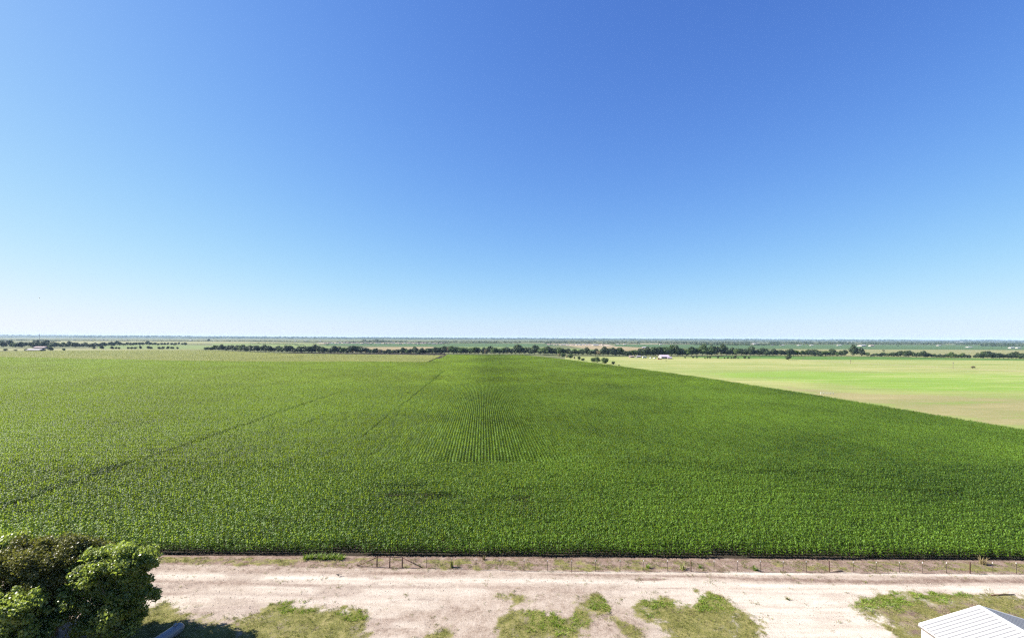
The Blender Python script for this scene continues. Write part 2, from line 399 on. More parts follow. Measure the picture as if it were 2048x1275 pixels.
def vedge(x): return np.interp(x, [-60, -47, -28, -10, 10, 80], [59.6, 59.3, 58.6, 58.1, 57.85, 57.6])   # verge edge of the road
def turf_w(x, y):
    t = np.full(x.shape, -9.0)
    for p in P_turf: t = np.maximum(t, sdist(x, y, p))
    n = fbm(x * 0.5, y * 0.5, 3, 5) - 0.5
    n2 = fbm(x * 1.5, y * 1.5, 5, 3) - 0.5
    tw = sstep(-1.1, 1.3, t + n * 3.4 + n2 * 1.8) * (0.74 + 0.7 * (fbm(x * 0.8, y * 0.8, 7, 4) - 0.38))
    v = sstep(-0.5, 0.5, y - vedge(x) + (fbm(x * 0.7, y, 11, 3) - 0.5) * 1.8) * (1 - sstep(-0.75, -0.35, y - yc(x)))
    vv = v * sstep(0.36, 0.62, fbm(x * 0.45, y * 0.8, 12, 4) + 0.10 * (x < -18) - 0.05 * (x > 25) - 0.10 * sstep(60.2, 61.2, y)) * (0.5 + 0.8 * (fbm(x * 1.1, y * 1.1, 15, 3) - 0.3))
    return np.maximum(tw, vv * 0.9), v
def lush_w(x, y):
    t = np.full(x.shape, -9.0)
    for p in P_lush: t = np.maximum(t, sdist(x, y, p))
    return sstep(-0.6, 0.6, t + (fbm(x * 0.6, y * 0.6, 21, 4) - 0.5) * 2.5)

def grid_sheet(name, x0, x1, ys, z, dx=0.25):
    xs = np.arange(x0, x1 + dx / 2, dx)
    X, T = np.meshgrid(xs, np.arange(len(ys)))
    Yg = np.array(ys)[T]
    Yg = np.where(Yg > 61.0, np.minimum(Yg, yc(X) - 0.15 + (Yg - 61.3)), Yg)
    return X, Yg

def build_yard(name, y0, y1, z, dy=0.25, dx=0.25, x0=-95, x1=95):
    ys = np.linspace(y0, y1, int(round((y1 - y0) / dy)) + 1)
    xs = np.arange(x0, x1 + dx / 2, dx)
    X, Y = np.meshgrid(xs, ys)
    # slight relief
    Z = z + 0.05 * (fbm(X * 0.25, Y * 0.4, 31, 4) - 0.5) + 0.03 * (fbm(X * 1.2, Y * 1.2, 33, 3) - 0.5)
    turf, verge = turf_w(X, Y)
    # wheel tracks along the road, wandering a little
    wy = Y + (fbm(X * 0.05, Y * 0 + 1, 41, 3) - 0.5) * 1.0
    c2 = np.interp(X, [-50, -30, 0, 25, 45, 80], [56.6, 56.1, 55.4, 54.9, 54.3, 54.1])
    pale = 0.95 * np.exp(-((wy - c2) / .8) ** 2) * (0.55 + 0.7 * fbm(X * 0.1, Y * 0.8, 43, 3))
    pale = np.maximum(pale, 0.9 * np.exp(-((Y - vedge(X) + .35) / .4) ** 2) * sstep(-5, 12, X) * (0.4 + fbm(X * .2, Y, 44, 3)))
    pale = np.maximum(pale, 0.9 * sstep(-2, 30, X) * sstep(0.28, 0.55, fbm(X * 0.12, Y * 0.25, 45, 4) + 0.1 * (X > 30)) * (Y < 55.0))
    pale = np.maximum(pale, 0.6 * sstep(0.45, 0.6, fbm(X * 0.1 + 9, Y * 0.3, 46, 4)) * (Y < 55.0) * (X < 0))
    brown = np.zeros(X.shape)
    for dc, wd, aL, aR in ((1.55, .55, .5, .85), (-1.5, .55, .6, .34), (-3.6, .8, .42, .12)):
        brown = np.maximum(brown, np.interp(X, [-25, 15], [aL, aR]) * np.exp(-((wy - c2 - dc) / wd) ** 2) * sstep(0.25, 0.6, fbm(X * 0.06, Y * 0.5, 47, 3) + 0.1))
    # the muddy patch and the orange sandy patch in the wheel track
    for (px, py, rx, ry, a) in ((1300, 1159, 2.6, .32, .95), (1345, 1177, 2.2, .18, .6), (1880, 1157, 5.0, .4, .55), (1290, 1177, 1.5, .15, .4)):
        gx, gy = G(px, py); brown = np.maximum(brown, a * sstep(1.3, 0.6, np.hypot((X - gx) / rx, (Y - gy) / ry)))
    brown = np.maximum(brown, 0.95 * sstep(-0.3, 0.3, Y - vedge(X) + (fbm(X * 0.6, Y, 49, 3) - 0.5) * 1.0))
    ex = sdist(X, Y, P_turf[8]); turf = turf * (1 - 0.45 * sstep(0.5, 3.0, ex) * sstep(.35, .65, fbm(X * .5, Y * .8, 57, 4)))
    brown = np.maximum(brown, 0.75 * sstep(0.3, 2.5, ex + (fbm(X * .4, Y * .4, 51, 3) - .5) * 4))
    ex = sdist(X, Y, P_turf[1]); brown = np.maximum(brown, 0.6 * sstep(-0.5, 1.5, ex))
    ex = sdist(X, Y, P_turf[0]); brown = np.maximum(brown, 0.35 * sstep(-0.5, 1.5, ex))
    brown = np.maximum(brown, np.interp(X, [-10, 25], [0.5, 0.22]) * sstep(0.42, 0.66, fbm(X * 0.15, Y * 0.3, 53, 4)))
    ny, nx = X.shape
    idx = np.arange(nx * ny).reshape(ny, nx)
    f = np.stack([idx[:-1, :-1], idx[:-1, 1:], idx[1:, 1:], idx[1:, :-1]], -1).reshape(-1, 4)
    o = mesh_np(name, np.stack([X, Y, Z], -1).reshape(-1, 3), f, M['yard'], smooth=True,
                attrs={'turf': turf.ravel(), 'pale': pale.ravel(), 'brown': brown.ravel()})
    return tag(o, kind='structure')
build_yard('yard', 18.0, YA, 0.10)
build_yard('road', YA, YR, 0.10)
build_yard('verge', YR, 61.6, 0.10)
# black soil under the corn, with a dark furrow added for the shade line along its near edge
xs = np.arange(-110, 111, 2.0)
prof = [(0.0, 0.12), (0.12, -0.0 + 0.02), (0.42, 0.02), (0.55, 0.16), (1.2, 0.14)]
vs = [(x, yc(x) - 0.28 + d, z + 0.02 * random.uniform(-1, 1)) for x in xs for d, z in prof]
npf = len(prof)
fs = [(i * npf + k, (i + 1) * npf + k, (i + 1) * npf + k + 1, i * npf + k + 1) for i in range(len(xs) - 1) for k in range(npf - 1)]
tag(mesh_np('soil_shade_furrow', vs, np.array(fs), M['soil']), kind='structure')

# corn boundary (far edge and right edge), in metres
ctop = 2.1
R_edge = [(168.0, 61.0), (163.0, 142.0), (155.8, 224.0), (139.7, 334.0), (102.0, 493.0), (60, 640), (18.0, 748.0)]
far_edge = [G(*p, ctop) for p in [(893, 708.8)]]
corn_poly = [(-112, 62.2), (168, 60.6)] + R_edge[1:] + [G(893, 708.6, ctop), G(856, 722.8, ctop), G(700, 722.0, ctop), G(500, 721.5, ctop), G(300, 719, ctop), G(0, 713, ctop), (-900, 560), (-900, 240)]
pale_poly = [G(893, 708.6, ctop), G(856, 722.8, ctop), G(700, 722.0, ctop), G(500, 721.5, ctop), G(300, 719, ctop), G(0, 713, ctop), (-900, 560), (-1150, 700), (-1150, 900), G(0, 701.5, 1.3), G(200, 700, 1.3), G(400, 698.5, 1.3), G(500, 703, 1.3), G(600, 706.3, 1.3), G(700, 707.5, 1.3)]
tag(sheet('soil', [(-112, 62.15), (168, 60.6)] + R_edge[1:] + [G(893, 708.6, ctop)] + [(-130, 870), (-1150, 900), (-900, 240)], M['soil'], 0.12), kind='structure')

# ------------------------------------------------------------------ corn
def corn_tile(name, nrow, length, mats, spacing=0.27, hgt=2.15, nleaf=8, stalks=True, seg=4, wleaf=0.125):
    V, Fq, MI = [], [], []
    n = 0
    for r in range(nrow):
        xr = (r - (nrow - 1) / 2) * 0.762
        k = int(length / spacing)
        for i in range(k):
            px = xr + RNG.normal(0, 0.035); py = (i + 0.5) / k * length - length / 2 + RNG.normal(0, 0.035)
            h = hgt * RNG.uniform(0.78, 1.10)
            base_az = RNG.uniform(0, math.pi)
            if stalks:
                a0 = RNG.uniform(0, 6.28)
                ring = [(px + 0.013 * math.cos(a0 + q * 2.094), py + 0.013 * math.sin(a0 + q * 2.094)) for q in range(3)]
                V += [(x, y, 0.0) for x, y in ring] + [(x * .35 + px * .65, y * .35 + py * .65, h * 0.92) for x, y in ring]
                for q in range(3): Fq.append((n + q, n + (q + 1) % 3, n + 3 + (q + 1) % 3, n + 3 + q)); MI.append(1)
                n += 6
            for j in range(nleaf):
                t = (j + RNG.uniform(0, 0.6)) / nleaf
                z0 = h * (0.16 + 0.74 * t)
                azm = base_az + (j % 2) * math.pi + RNG.normal(0, 0.45)
                L = (0.38 + 0.30 * math.sin(math.pi * min(1, 0.2 + 0.8 * t))) * RNG.uniform(0.8, 1.15)
                if t > 0.85: L *= 0.75
                el = math.radians(RNG.uniform(48, 68) + 14 * t)          # start angle
                bend = math.radians(RNG.uniform(75, 130) - 45 * t)
                wd = wleaf * RNG.uniform(0.8, 1.15)
                ca, sa = math.cos(azm), math.sin(azm)
                tw = RNG.normal(0, 0.35)
                x, z = 0.0, z0
                d = L / seg
                for s in range(seg + 1):
                    ws = wd * (0.7, 1.0, 0.95, 0.62, 0.06)[int(round(s * 4 / seg))] * 0.5
                    wx, wy, wz = -sa * ws, ca * ws, ws * math.sin(tw * s / seg * 2)
                    V.append((px + ca * x - wx, py + sa * x - wy, z - wz)); V.append((px + ca * x + wx, py + sa * x + wy, z + wz))
                    if s < seg:
                        Fq.append((n + 2 * s, n + 2 * s + 1, n + 2 * s + 3, n + 2 * s + 2)); MI.append(0)
                    a = el - bend * (s + 0.5) / seg
                    x += math.cos(a) * d; z += math.sin(a) * d
                n += 2 * (seg + 1)
    return mesh_np(name, V, np.array(Fq), mats, mat_idx=MI, do_link=False)

def instancer(name, label, cat, pts, rot, idx, scl, sources, parent_mat=None):
    """one object that scatters the source meshes with geometry nodes"""
    src = bpy.data.collections.new(name + '_plants')
    for s in sources: src.objects.link(s)
    me = bpy.data.meshes.new(name); me.vertices.add(len(pts)); me.vertices.foreach_set('co', np.asarray(pts, dtype=np.float32).ravel())
    for k, a, ty in (('rot', rot, 'FLOAT'), ('idx', idx, 'INT'), ('scl', scl, 'FLOAT')):
        at = me.attributes.new(k, ty, 'POINT'); at.data.foreach_set('value', np.asarray(a, dtype=np.int32 if ty == 'INT' else np.float32))
    o = bpy.data.objects.new(name, me); COL.objects.link(o)
    ng = bpy.data.node_groups.new(name, 'GeometryNodeTree')
    ng.interface.new_socket('Geometry', in_out='INPUT', socket_type='NodeSocketGeometry')
    ng.interface.new_socket('Geometry', in_out='OUTPUT', socket_type='NodeSocketGeometry')
    N = ng.nodes; L = ng.links
    gi, go = N.new('NodeGroupInput'), N.new('NodeGroupOutput')
    ci = N.new('GeometryNodeCollectionInfo'); ci.inputs['Collection'].default_value = src
    ci.inputs['Separate Children'].default_value = True; ci.inputs['Reset Children'].default_value = True
    ip = N.new('GeometryNodeInstanceOnPoints'); ip.inputs['Pick Instance'].default_value = True
    def na(nm, ty):
        a = N.new('GeometryNodeInputNamedAttribute'); a.data_type = ty; a.inputs['Name'].default_value = nm; return a.outputs['Attribute']
    cr = N.new('ShaderNodeCombineXYZ'); L.new(na('rot', 'FLOAT'), cr.inputs['Z'])
    cs = N.new('ShaderNodeCombineXYZ')
    cs.inputs['X'].default_value = 1; cs.inputs['Y'].default_value = 1; L.new(na('scl', 'FLOAT'), cs.inputs['Z'])
    L.new(gi.outputs[0], ip.inputs['Points']); L.new(ci.outputs[0], ip.inputs['Instance'])
    L.new(na('idx', 'INT'), ip.inputs['Instance Index']); L.new(cr.outputs[0], ip.inputs['Rotation']); L.new(cs.outputs[0], ip.inputs['Scale'])
    L.new(ip.outputs[0], go.inputs[0])
    md = o.modifiers.new('scatter', 'NODES'); md.node_group = ng
    return tag(o, label, cat, kind='stuff')

NS = 6
small = [corn_tile('corn_a%d' % i, 1, 4.0, [M['corn'], M['stalk']]) for i in range(NS)]
large = [corn_tile('corn_b%d' % i, 5, 6.0, [M['corn'], M['stalk']], stalks=False, seg=3) for i in range(4)]
RD = -0.065                                # rows lean left with distance
ra = math.atan(-RD)                        # rotation of a row
P, R, I, S = [], [], [], []
def put(x, y, r, i, s=1.0): P.append((x, y, 0.14)); R.append(r); I.append(i); S.append(s)
HEAD = 103.0                               # headland: end rows parallel to the road
nrow = 0
gapstreak = [(G(790 + 15, 967, 2)[0], G(790, 967, 2)[1], 5.5), (G(860, 985, 2)[0] - 1, G(830, 985, 2)[1], 6.5), (G(1600, 938, 2)[0], G(1600, 940, 2)[1], 9), (G(1860, 977, 2)[0], G(1860, 979, 2)[1], 7), (G(1060, 975, 2)[0], G(1060, 975, 2)[1], 5), (G(1010, 992, 2)[0], G(1010, 992, 2)[1], 4), (G(1750, 973, 2)[0], G(1750, 974, 2)[1], 4)]
y = 0.0
d = 0.45
while True:
    if 61.5 + d > HEAD: break
    xs = np.arange(-126, 168, 4.0) + RNG.uniform(0, 4)
    for x in xs:
        yy = yc(x) + d
        skip = False
        for gx, gy, gl in gapstreak:
            if abs(yy - gy) < 0.85 and abs(x - gx) < gl and RNG.random() < 0.85: skip = True
        if skip or (d > 1.5 and RNG.random() < 0.003): continue
        if x > 164: continue
        xl = -84.6 - 0.03 * (yy - 82.4)
        if abs(x - xl) < 2.7 and 66 < yy:          # the diagonal track: push the plants off it on both sides
            x = xl + (2.75 if x > xl else -2.75)
        n1 = float(fbm(np.array(x * 0.03), np.array(yy * 0.06), 61, 3))
        s = 0.86 + 0.26 * n1 + RNG.normal(0, 0.035)
        if d < 0.6:
            if RNG.random() < 0.02: continue
            yy += RNG.normal(0, 0.08); s *= RNG.uniform(0.62, 1.0)
        elif d < 1.4: s *= RNG.uniform(0.88, 1.0)
        put(x, yy, math.pi / 2 - 0.006, int(RNG.integers(NS)), s)
    d += 0.762
# main rows near
nb = 270.0
poly_np = corn_poly
lines = [(-84.6 + RD * -82 * 0 , 82.4, -0.030), (-44.3, 151.0, -0.055), (-66.0, 120.0, -0.06)]
us = np.arange(-460, 200, 0.762)
vv = np.arange(HEAD + 2, nb + 2, 4.0)
U, Vv = np.meshgrid(us, vv)
X = U + RD * (Vv - 100); Y = Vv
m = (sdist(X, Y, corn_poly) > 1.6) & (np.abs(X) < 1.16 * Y + 25)
nz = fbm(X * 0.03, Y * 0.03, 71, 3)
hole = fbm(X * 0.11, Y * 0.05, 77, 3)
for x, yy, a, hl in zip(X[m], Y[m], nz[m], hole[m]):
    bad = False
    for q, (lx, ly, sl_) in enumerate(lines):
        xl = lx + (yy - ly) * sl_
        if abs(x - xl) < (0.8, 0.40, 0.3)[q] and (hl > (0.12, 0.26, 0.55)[q]) and yy < (240, 400, 260)[q] and yy > (60, 128, 60)[q]: bad = True
    if bad or RNG.random() < 0.0015: continue
    put(x, yy + RNG.uniform(-.3, .3), ra, int(RNG.integers(NS)), 0.86 + 0.26 * a + RNG.normal(0, 0.03))
# edge rows on the right, along the boundary
def along(pl, off, step):
    out = []
    for (x0, y0), (x1, y1) in zip(pl[:-1], pl[1:]):
        L_ = math.hypot(x1 - x0, y1 - y0); n_ = max(1, int(L_ / step)); nx_, ny_ = -(y1 - y0) / L_, (x1 - x0) / L_
        for k in range(n_):
            t = (k + 0.5) / n_; out.append((x0 + (x1 - x0) * t + nx_ * off, y0 + (y1 - y0) * t + ny_ * off, math.atan2(-(x1 - x0), y1 - y0)))
    return out
for off in (0.3, 1.06, 1.82):
    for x, yy, r in along([(168, 61.5)] + R_edge[1:], off, 3.9):
        put(x, yy, r, int(RNG.integers(NS)), RNG.uniform(0.8, 1.0))
nsmall = len(P)
# far rows in bigger tiles
us = np.arange(-1000, 200, 3.81); vv = np.arange(nb + 5, 800, 6.0)
U, Vv = np.meshgrid(us, vv); X = U + RD * (Vv - 100); Y = Vv
m = (sdist(X, Y, corn_poly) > 2.0) & (np.abs(X) < 1.16 * Y + 30)
nz = fbm(X * 0.02, Y * 0.02, 71, 3)
for x, yy, a in zip(X[m], Y[m], nz[m]):
    xl = -44.3 + (yy - 151) * -0.055
    if abs(x - xl) < 1.9 and yy < 380:
        for k in (-1.524, -0.762, 0.762, 1.524):
            put(x + k, yy - 1.5, ra, int(RNG.integers(NS)), 0.95)
            put(x + k, yy + 1.5, ra, int(RNG.integers(NS)), 0.95)
        continue
    put(x, yy, ra, NS + int(RNG.integers(4)), 0.86 + 0.26 * a + RNG.normal(0, 0.04))
small_o = small + large
for i, o in enumerate(small_o): o.name = 'corn_plants_%02d' % i
instancer('corn', 'tall green corn filling the wide field in rows behind the wire fence', 'corn', P, R, I, S, small_o)
print('corn instances', len(P))

# pale crop beyond the corn on the left
palet = [corn_tile('pale_crop_%d' % i, 5, 6.0, [M['pale_crop'], M['stalk']], stalks=False, seg=3, nleaf=7, spacing=0.26, hgt=1.2, wleaf=0.12) for i in range(3)]
P2, R2, I2, S2 = [], [], [], []
us = np.arange(-1150, 0, 3.81); vv = np.arange(480, 960, 6.0)
U, Vv = np.meshgrid(us, vv); X = U + RD * (Vv - 100); Y = Vv
track_pts = [G(400, 722.5, 1.2), G(480, 719.5, 1.2), (G(555, 715, 1.2)), G(640, 708.5, 1.2)]
m = (sdist(X, Y, pale_poly) > 5.0) & (np.abs(X) < 1.16 * Y + 30)
for x, yy in zip(X[m], Y[m]):
    bad = False
    for (x0, y0), (x1, y1) in zip(track_pts[:-1], track_pts[1:]):
        ex, ey = x1 - x0, y1 - y0; t = min(1, max(0, ((x - x0) * ex + (yy - y0) * ey) / (ex * ex + ey * ey)))
        if math.hypot(x - x0 - t * ex, yy - y0 - t * ey) < 3.2: bad = True
    if bad: continue
    P2.append((x, yy, 0.13)); R2.append(ra); I2.append(int(RNG.integers(3))); S2.append(0.85 + 0.3 * RNG.random())
instancer('pale_crop', 'pale yellow green crop beyond the corn in front of the tree belt', 'crop', P2, R2, I2, S2, palet)
print('pale instances', len(P2))

# ------------------------------------------------------------------ pasture on the right
PZ = 0.02
xs_px = np.linspace(1130, 2300, 180)
ys_px = np.concatenate([np.linspace(713.0, 745, 60), np.linspace(746, 880, 90)])
PX, PY = np.meshgrid(xs_px, ys_px)
dx, dy = PX - CX, PY - CY
u_ = dx * math.cos(ROLL) + dy * math.sin(ROLL); v_ = -dx * math.sin(ROLL) + dy * math.cos(ROLL)
YY = F * H / v_; XX = u_ / F * YY
# soft weights of the grass types, as plan-view regions
lime_poly = [G(*p) for p in [(1395, 744), (1450, 742), (1700, 744), (2048, 746), (2400, 748), (2400, 788), (2048, 786), (1960, 785), (1840, 783), (1760, 778), (1700, 772), (1600, 764), (1500, 757), (1420, 751)]]
tan_poly = [G(*p) for p in [(1560, 772), (1660, 781), (1740, 788), (1850, 788), (2048, 788), (2400, 790), (2400, 960), (2048, 860), (1700, 800), (1600, 785)]]
lime_w = 0.86 * sstep(-40, 40, sdist(XX, YY, lime_poly))
tan_w = 0.74 * sstep(-18, 18, sdist(XX, YY, tan_poly))
dR = np.full(XX.shape, 1e9)
for (x0, y0), (x1, y1) in zip(R_edge[:-1], R_edge[1:]):
    ex, ey = x1 - x0, y1 - y0; t = np.clip(((XX - x0) * ex + (YY - y0) * ey) / (ex * ex + ey * ey), 0, 1)
    dR = np.minimum(dR, np.hypot(XX - x0 - t * ex, YY - y0 - t * ey))
edge_w = sstep(10, 1, dR) * 0.8
ny, nx = XX.shape; idx = np.arange(nx * ny).reshape(ny, nx)
f = np.stack([idx[:-1, :-1], idx[:-1, 1:], idx[1:, 1:], idx[1:, :-1]], -1).reshape(-1, 4)[:, ::-1]
o = mesh_np('pasture', np.stack([XX, YY, np.full(XX.shape, PZ)], -1).reshape(-1, 3), f, M['pasture'], attrs={'lime': lime_w.ravel(), 'tan': tan_w.ravel(), 'edge': edge_w.ravel()})
tag(o, kind='structure')

def strip_px(name, pp, wd, mat, z):
    """a track of real width along photo-located ground points"""
    pts = [Vector(G(*p)) for p in pp]; L_, R_ = [], []
    for i, p in enumerate(pts):
        d_ = (pts[min(i + 1, len(pts) - 1)] - pts[max(i - 1, 0)]).normalized(); nrm = Vector((-d_.y, d_.x)) * wd / 2
        L_.append((p + nrm).to_tuple()); R_.append((p - nrm).to_tuple())
    vs = [(x, y, z) for x, y in L_] + [(x, y, z) for x, y in R_]; n_ = len(pts)
    return tag(mesh_np(name, vs, np.array([(n_ + i, n_ + i + 1, i + 1, i) for i in range(n_ - 1)]), mat), kind='structure')
strip_px('track', [(1600, 719), (1640, 721.5), (1740, 727), (1830, 732), (1930, 737), (2048, 742.5), (2250, 751)], 5.0, M['track'], 0.03)
sheet_px('field', [(1350, 712.6), (1420, 711.8), (1540, 711.4), (1750, 713.0), (2048, 717.0), (2300, 720), (2300, 723.5), (2048, 720.6), (1750, 718.5), (1620, 719.0), (1540, 716.4), (1440, 716.2)], M['fld_crop'], 0.03)

# far fields (each a sheet a little above the plain)
def fld(pp, mat, z): return sheet_px('field', pp, M[mat], z)
fld([(1545, 697.6), (2300, 700.5), (2300, 719), (2048, 716.0), (1750, 712.0), (1560, 710.8)], 'fld_pale', 0.03)
fld([(1230, 688.2), (2300, 690.5), (2300, 700.3), (1545, 697.4), (1340, 696.5), (1230, 692)], 'fld_teal', 0.03)
fld([(1130, 690.5), (1230, 692.2), (1335, 697), (1420, 700), (1240, 701.5), (1180, 698)], 'fld_tan', 0.04)
fld([(1100, 687.6), (1215, 688.2), (1228, 691.8), (1128, 690.3)], 'fld_build', 0.04)
fld([(870, 693.2), (1080, 693.8), (1178, 698.2), (1238, 701.7), (900, 702)], 'fld_lightgreen', 0.03)
fld([(660, 686.4), (1090, 687.2), (1126, 690.2), (1076, 693.6), (868, 693), (640, 691.0)], 'fld_teal', 0.03)
fld([(700, 694.0), (866, 693.3), (894, 702), (700, 704)], 'fld_tan', 0.04)
fld([(420, 686.5), (638, 687.4), (638, 691), (698, 694), (698, 704), (560, 700), (440, 694)], 'fld_lightgreen', 0.04)
fld([(195, 690.5), (300, 688.5), (430, 690.5), (436, 694.5), (410, 698), (195, 697)], 'fld_lightgreen', 0.05)
fld([(60, 681.2), (510, 682.6), (636, 686.0), (420, 686.3), (300, 687.6), (195, 690.2), (60, 686)], 'fld_pale', 0.04)
fld([(-200, 697.0), (190, 697.4), (400, 698.2), (400, 699.0), (200, 700.8), (0, 702.4), (-200, 703)], 'fld_pale', 0.05)
fld([(1230, 686.6), (1380, 686.8), (1378, 687.7), (1232, 687.5)], 'fld_build', 0.06)
fld([(630, 684.8), (900, 685.8), (895, 687.1), (640, 686.3)], 'fld_build', 0.06)

# ------------------------------------------------------------------ trees
def foliage(lobes, n, size, jit=0.6, fill=0.35, loose=0.07):
    """leaf-clump quads spread through a set of ellipsoid lobes (cx,cy,cz,rx,ry,rz)"""
    lobes = np.array(lobes, dtype=float)
    area = (lobes[:, 3] * lobes[:, 4] * lobes[:, 5]) ** (2 / 3)
    k = RNG.choice(len(lobes), n, p=area / area.sum())
    d = RNG.normal(size=(n, 3)); d /= np.linalg.norm(d, axis=1)[:, None]
    r = 1 - fill * RNG.random(n) ** 2 + RNG.normal(0, loose, n)
    c = lobes[k, :3] + d * lobes[k, 3:] * r[:, None]
    nrm = d + RNG.normal(0, jit, (n, 3)); nrm /= np.linalg.norm(nrm, axis=1)[:, None]
    a = np.cross(nrm, RNG.normal(size=(n, 3))); a /= np.linalg.norm(a, axis=1)[:, None]
    b = np.cross(nrm, a)
    s = size * RNG.uniform(0.6, 1.3, n)[:, None]
    q = np.stack([c + a * s, c + b * s * 0.62, c - a * s * 0.9, c - b * s * 0.62], 1).reshape(-1, 3)
    f = np.arange(4 * n).reshape(n, 4)
    return q, f

def rand_lobes(R, zc, hz, n, lr=(0.32, 0.55)):
    out = []
    for _ in range(n):
        d = RNG.normal(size=3); d /= np.linalg.norm(d); d[2] = d[2] if d[2] > -0.5 else -d[2] * 0.4
        rr = RNG.uniform(0.45, 0.85); l_ = R * RNG.uniform(*lr)
        out.append((d[0] * R * rr, d[1] * R * rr, zc + d[2] * hz * rr, l_, l_, l_ * RNG.uniform(0.65, 0.95) * min(1.2, hz / R + 0.2)))
    out.append((0, 0, zc, R * 0.62, R * 0.62, hz * 0.7))
    return out

def trunk_mb(h, r, nl=4, spread=1.5, rng=random):
    mb = MB()
    mb.tube([(0, 0, -0.2), (0.05 * h * rng.uniform(-1, 1), 0, h * 0.45), (0.08 * h * rng.uniform(-1, 1), 0.05 * h, h)], [r, r * 0.8, r * 0.45], 7)
    for k in range(nl):
        a = 6.28 * k / nl + rng.uniform(-.4, .4); z0 = h * rng.uniform(0.45, 0.8)
        mb.tube([(0, 0, z0), (math.cos(a) * spread * .5, math.sin(a) * spread * .5, z0 + h * 0.3), (math.cos(a) * spread, math.sin(a) * spread, z0 + h * 0.62)], [r * 0.5, r * 0.32, r * 0.12], 5)
    return mb

def tree_mesh(name, R, zc, hz, nl, nleaf, size, mat, th):
    q, f = foliage(rand_lobes(R, zc, hz, nl), nleaf, size)
    mb = trunk_mb(th, 0.22, 3, R * 0.6)
    tv = np.array(mb.v); tf4 = np.array([x for x in mb.f if len(x) == 4])
    v = np.concatenate([q, tv]); f2 = tf4 + len(q)
    o = mesh_np(name, v, np.concatenate([f, f2]), [mat, M['bark']], mat_idx=np.concatenate([np.zeros(len(f)), np.ones(len(f2))]), do_link=False)
    return o.data
# unit trees 10 m high
TM = {}
TM['dark'] = [tree_mesh('tree_dark', 4.4, 5.0, 5.0, 13, 1700, 0.55, M['crown_far'], 4.5) for _ in range(5)]
TM['light'] = [tree_mesh('tree_light', 4.4, 5.0, 5.0, 12, 1700, 0.55, M['crown_light'], 4.5) for _ in range(3)]
TM['tan'] = [tree_mesh('tree_tan', 4.0, 5.0, 4.8, 10, 1300, 0.55, M['crown_tan'], 4.5) for _ in range(2)]
TM['bush'] = [tree_mesh('bush_dark', 5.2, 4.4, 5.4, 12, 1700, 0.55, M['crown_light'], 3.0) for _ in range(3)]

NTREE = 0
def tree_at(px, py, hpx, kind='dark', wide=1.0, label=None, group=None, name='tree', cat='tree', sink=0.0):
    """a tree whose foot stands at the photo pixel's ground point"""
    global NTREE
    x, y = G(px, py); hm = hpx * y / F
    me = random.choice(TM[kind])
    o = bpy.data.objects.new(name, me); COL.objects.link(o)
    s = hm / 10.0
    o.location = (x, y, -sink); o.scale = (s * wide, s * wide, s); o.rotation_euler = (0, 0, random.uniform(0, 6.28))
    tag(o, label, cat, group); NTREE += 1
    return o

def interp(tab, x):
    return float(np.interp(x, [a for a, _ in tab], [b for _, b in tab]))
# the belt along the far end of the corn
b_base = [(410, 700.5), (450, 701.2), (500, 703.5), (560, 705.2), (620, 706.5), (700, 707.4), (760, 707.4), (900, 708.6), (1060, 709.2), (1130, 710.0), (1200, 711.5), (1260, 713), (1320, 713), (1400, 712), (1480, 711.2), (1536, 711.6), (1600, 712), (1740, 713)]
b_top = [(410, 694.5), (440, 689), (470, 690.5), (500, 690), (560, 692), (600, 693), (680, 694), (712, 693), (740, 696), (760, 699), (782, 700), (800, 697), (850, 698), (880, 695), (900, 693.6), (950, 694.5), (1000, 695), (1060, 693.5), (1100, 696.5), (1150, 697), (1200, 697.5), (1260, 699.5), (1300, 698), (1330, 695), (1400, 693), (1450, 694.5), (1480, 698), (1507, 695), (1536, 699.5), (1600, 700), (1690, 700), (1740, 704)]
x = 412.0
while x < 1735:
    yb, yt = interp(b_base, x), interp(b_top, x)
    if x < 1130: lab, grp = 'dark green tree in the dense belt along the far end of the corn', 'trees of the belt at the far end of the corn'
    elif x < 1500: lab, grp = 'leafy green tree in the belt behind the distant farmstead', 'trees of the belt behind the farmstead'
    else: lab, grp = 'dark rounded tree in the low belt beyond the pasture and the green crop strip', 'trees of the belt beyond the pasture'
    r = random.random()
    kd = 'dark' if r < 0.72 else ('light' if r < 0.95 else 'tan')
    if 1240 < x < 1480: kd = 'light' if r < 0.6 else 'dark'
    hh = (yb - yt) * random.choice([0.8, 0.92, 1.02, 1.1, 1.2])
    if 1690 < x < 1732: x += 9; continue
    tree_at(x, yb - random.uniform(0, 0.9), hh, kd, random.uniform(1.15, 1.55), lab, grp, 'belt_tree')
    x += random.uniform(0.55, 0.85) * max(6.5, (yb - yt) * 0.85)
r_base = [(1742, 713), (1800, 713.8), (1870, 715.5), (1950, 716.5), (2048, 718.5), (2140, 720.5)]
r_top = [(1742, 707), (1775, 706), (1790, 703.5), (1805, 701), (1815, 702), (1830, 705.5), (1848, 703), (1862, 706.5), (1880, 710), (1900, 706), (1940, 709), (1950, 710), (1975, 704), (2010, 706), (2048, 706), (2140, 707)]
x = 1744.0
while x < 2140:
    yb, yt = interp(r_base, x), interp(r_top, x)
    if not (1940 < x < 1949):
        tree_at(x, yb - random.uniform(0, .7), (yb - yt) * random.choice([0.9, 1.0, 1.1, 1.2]), 'dark' if random.random() < .8 else 'light', random.uniform(1.1, 1.5),
                'dark bushy tree in the hedge between the green crop strip and the pale far field', 'trees of the hedge before the pale far field', 'hedge_tree')
    x += random.uniform(0.6, 0.9) * max(6.5, (yb - yt) * 0.9)
tree_at(1706, 712.6, 21, 'dark', 0.95, 'big tree, tallest of the belt beyond the pasture, with a rounded double crown', None, 'tree')
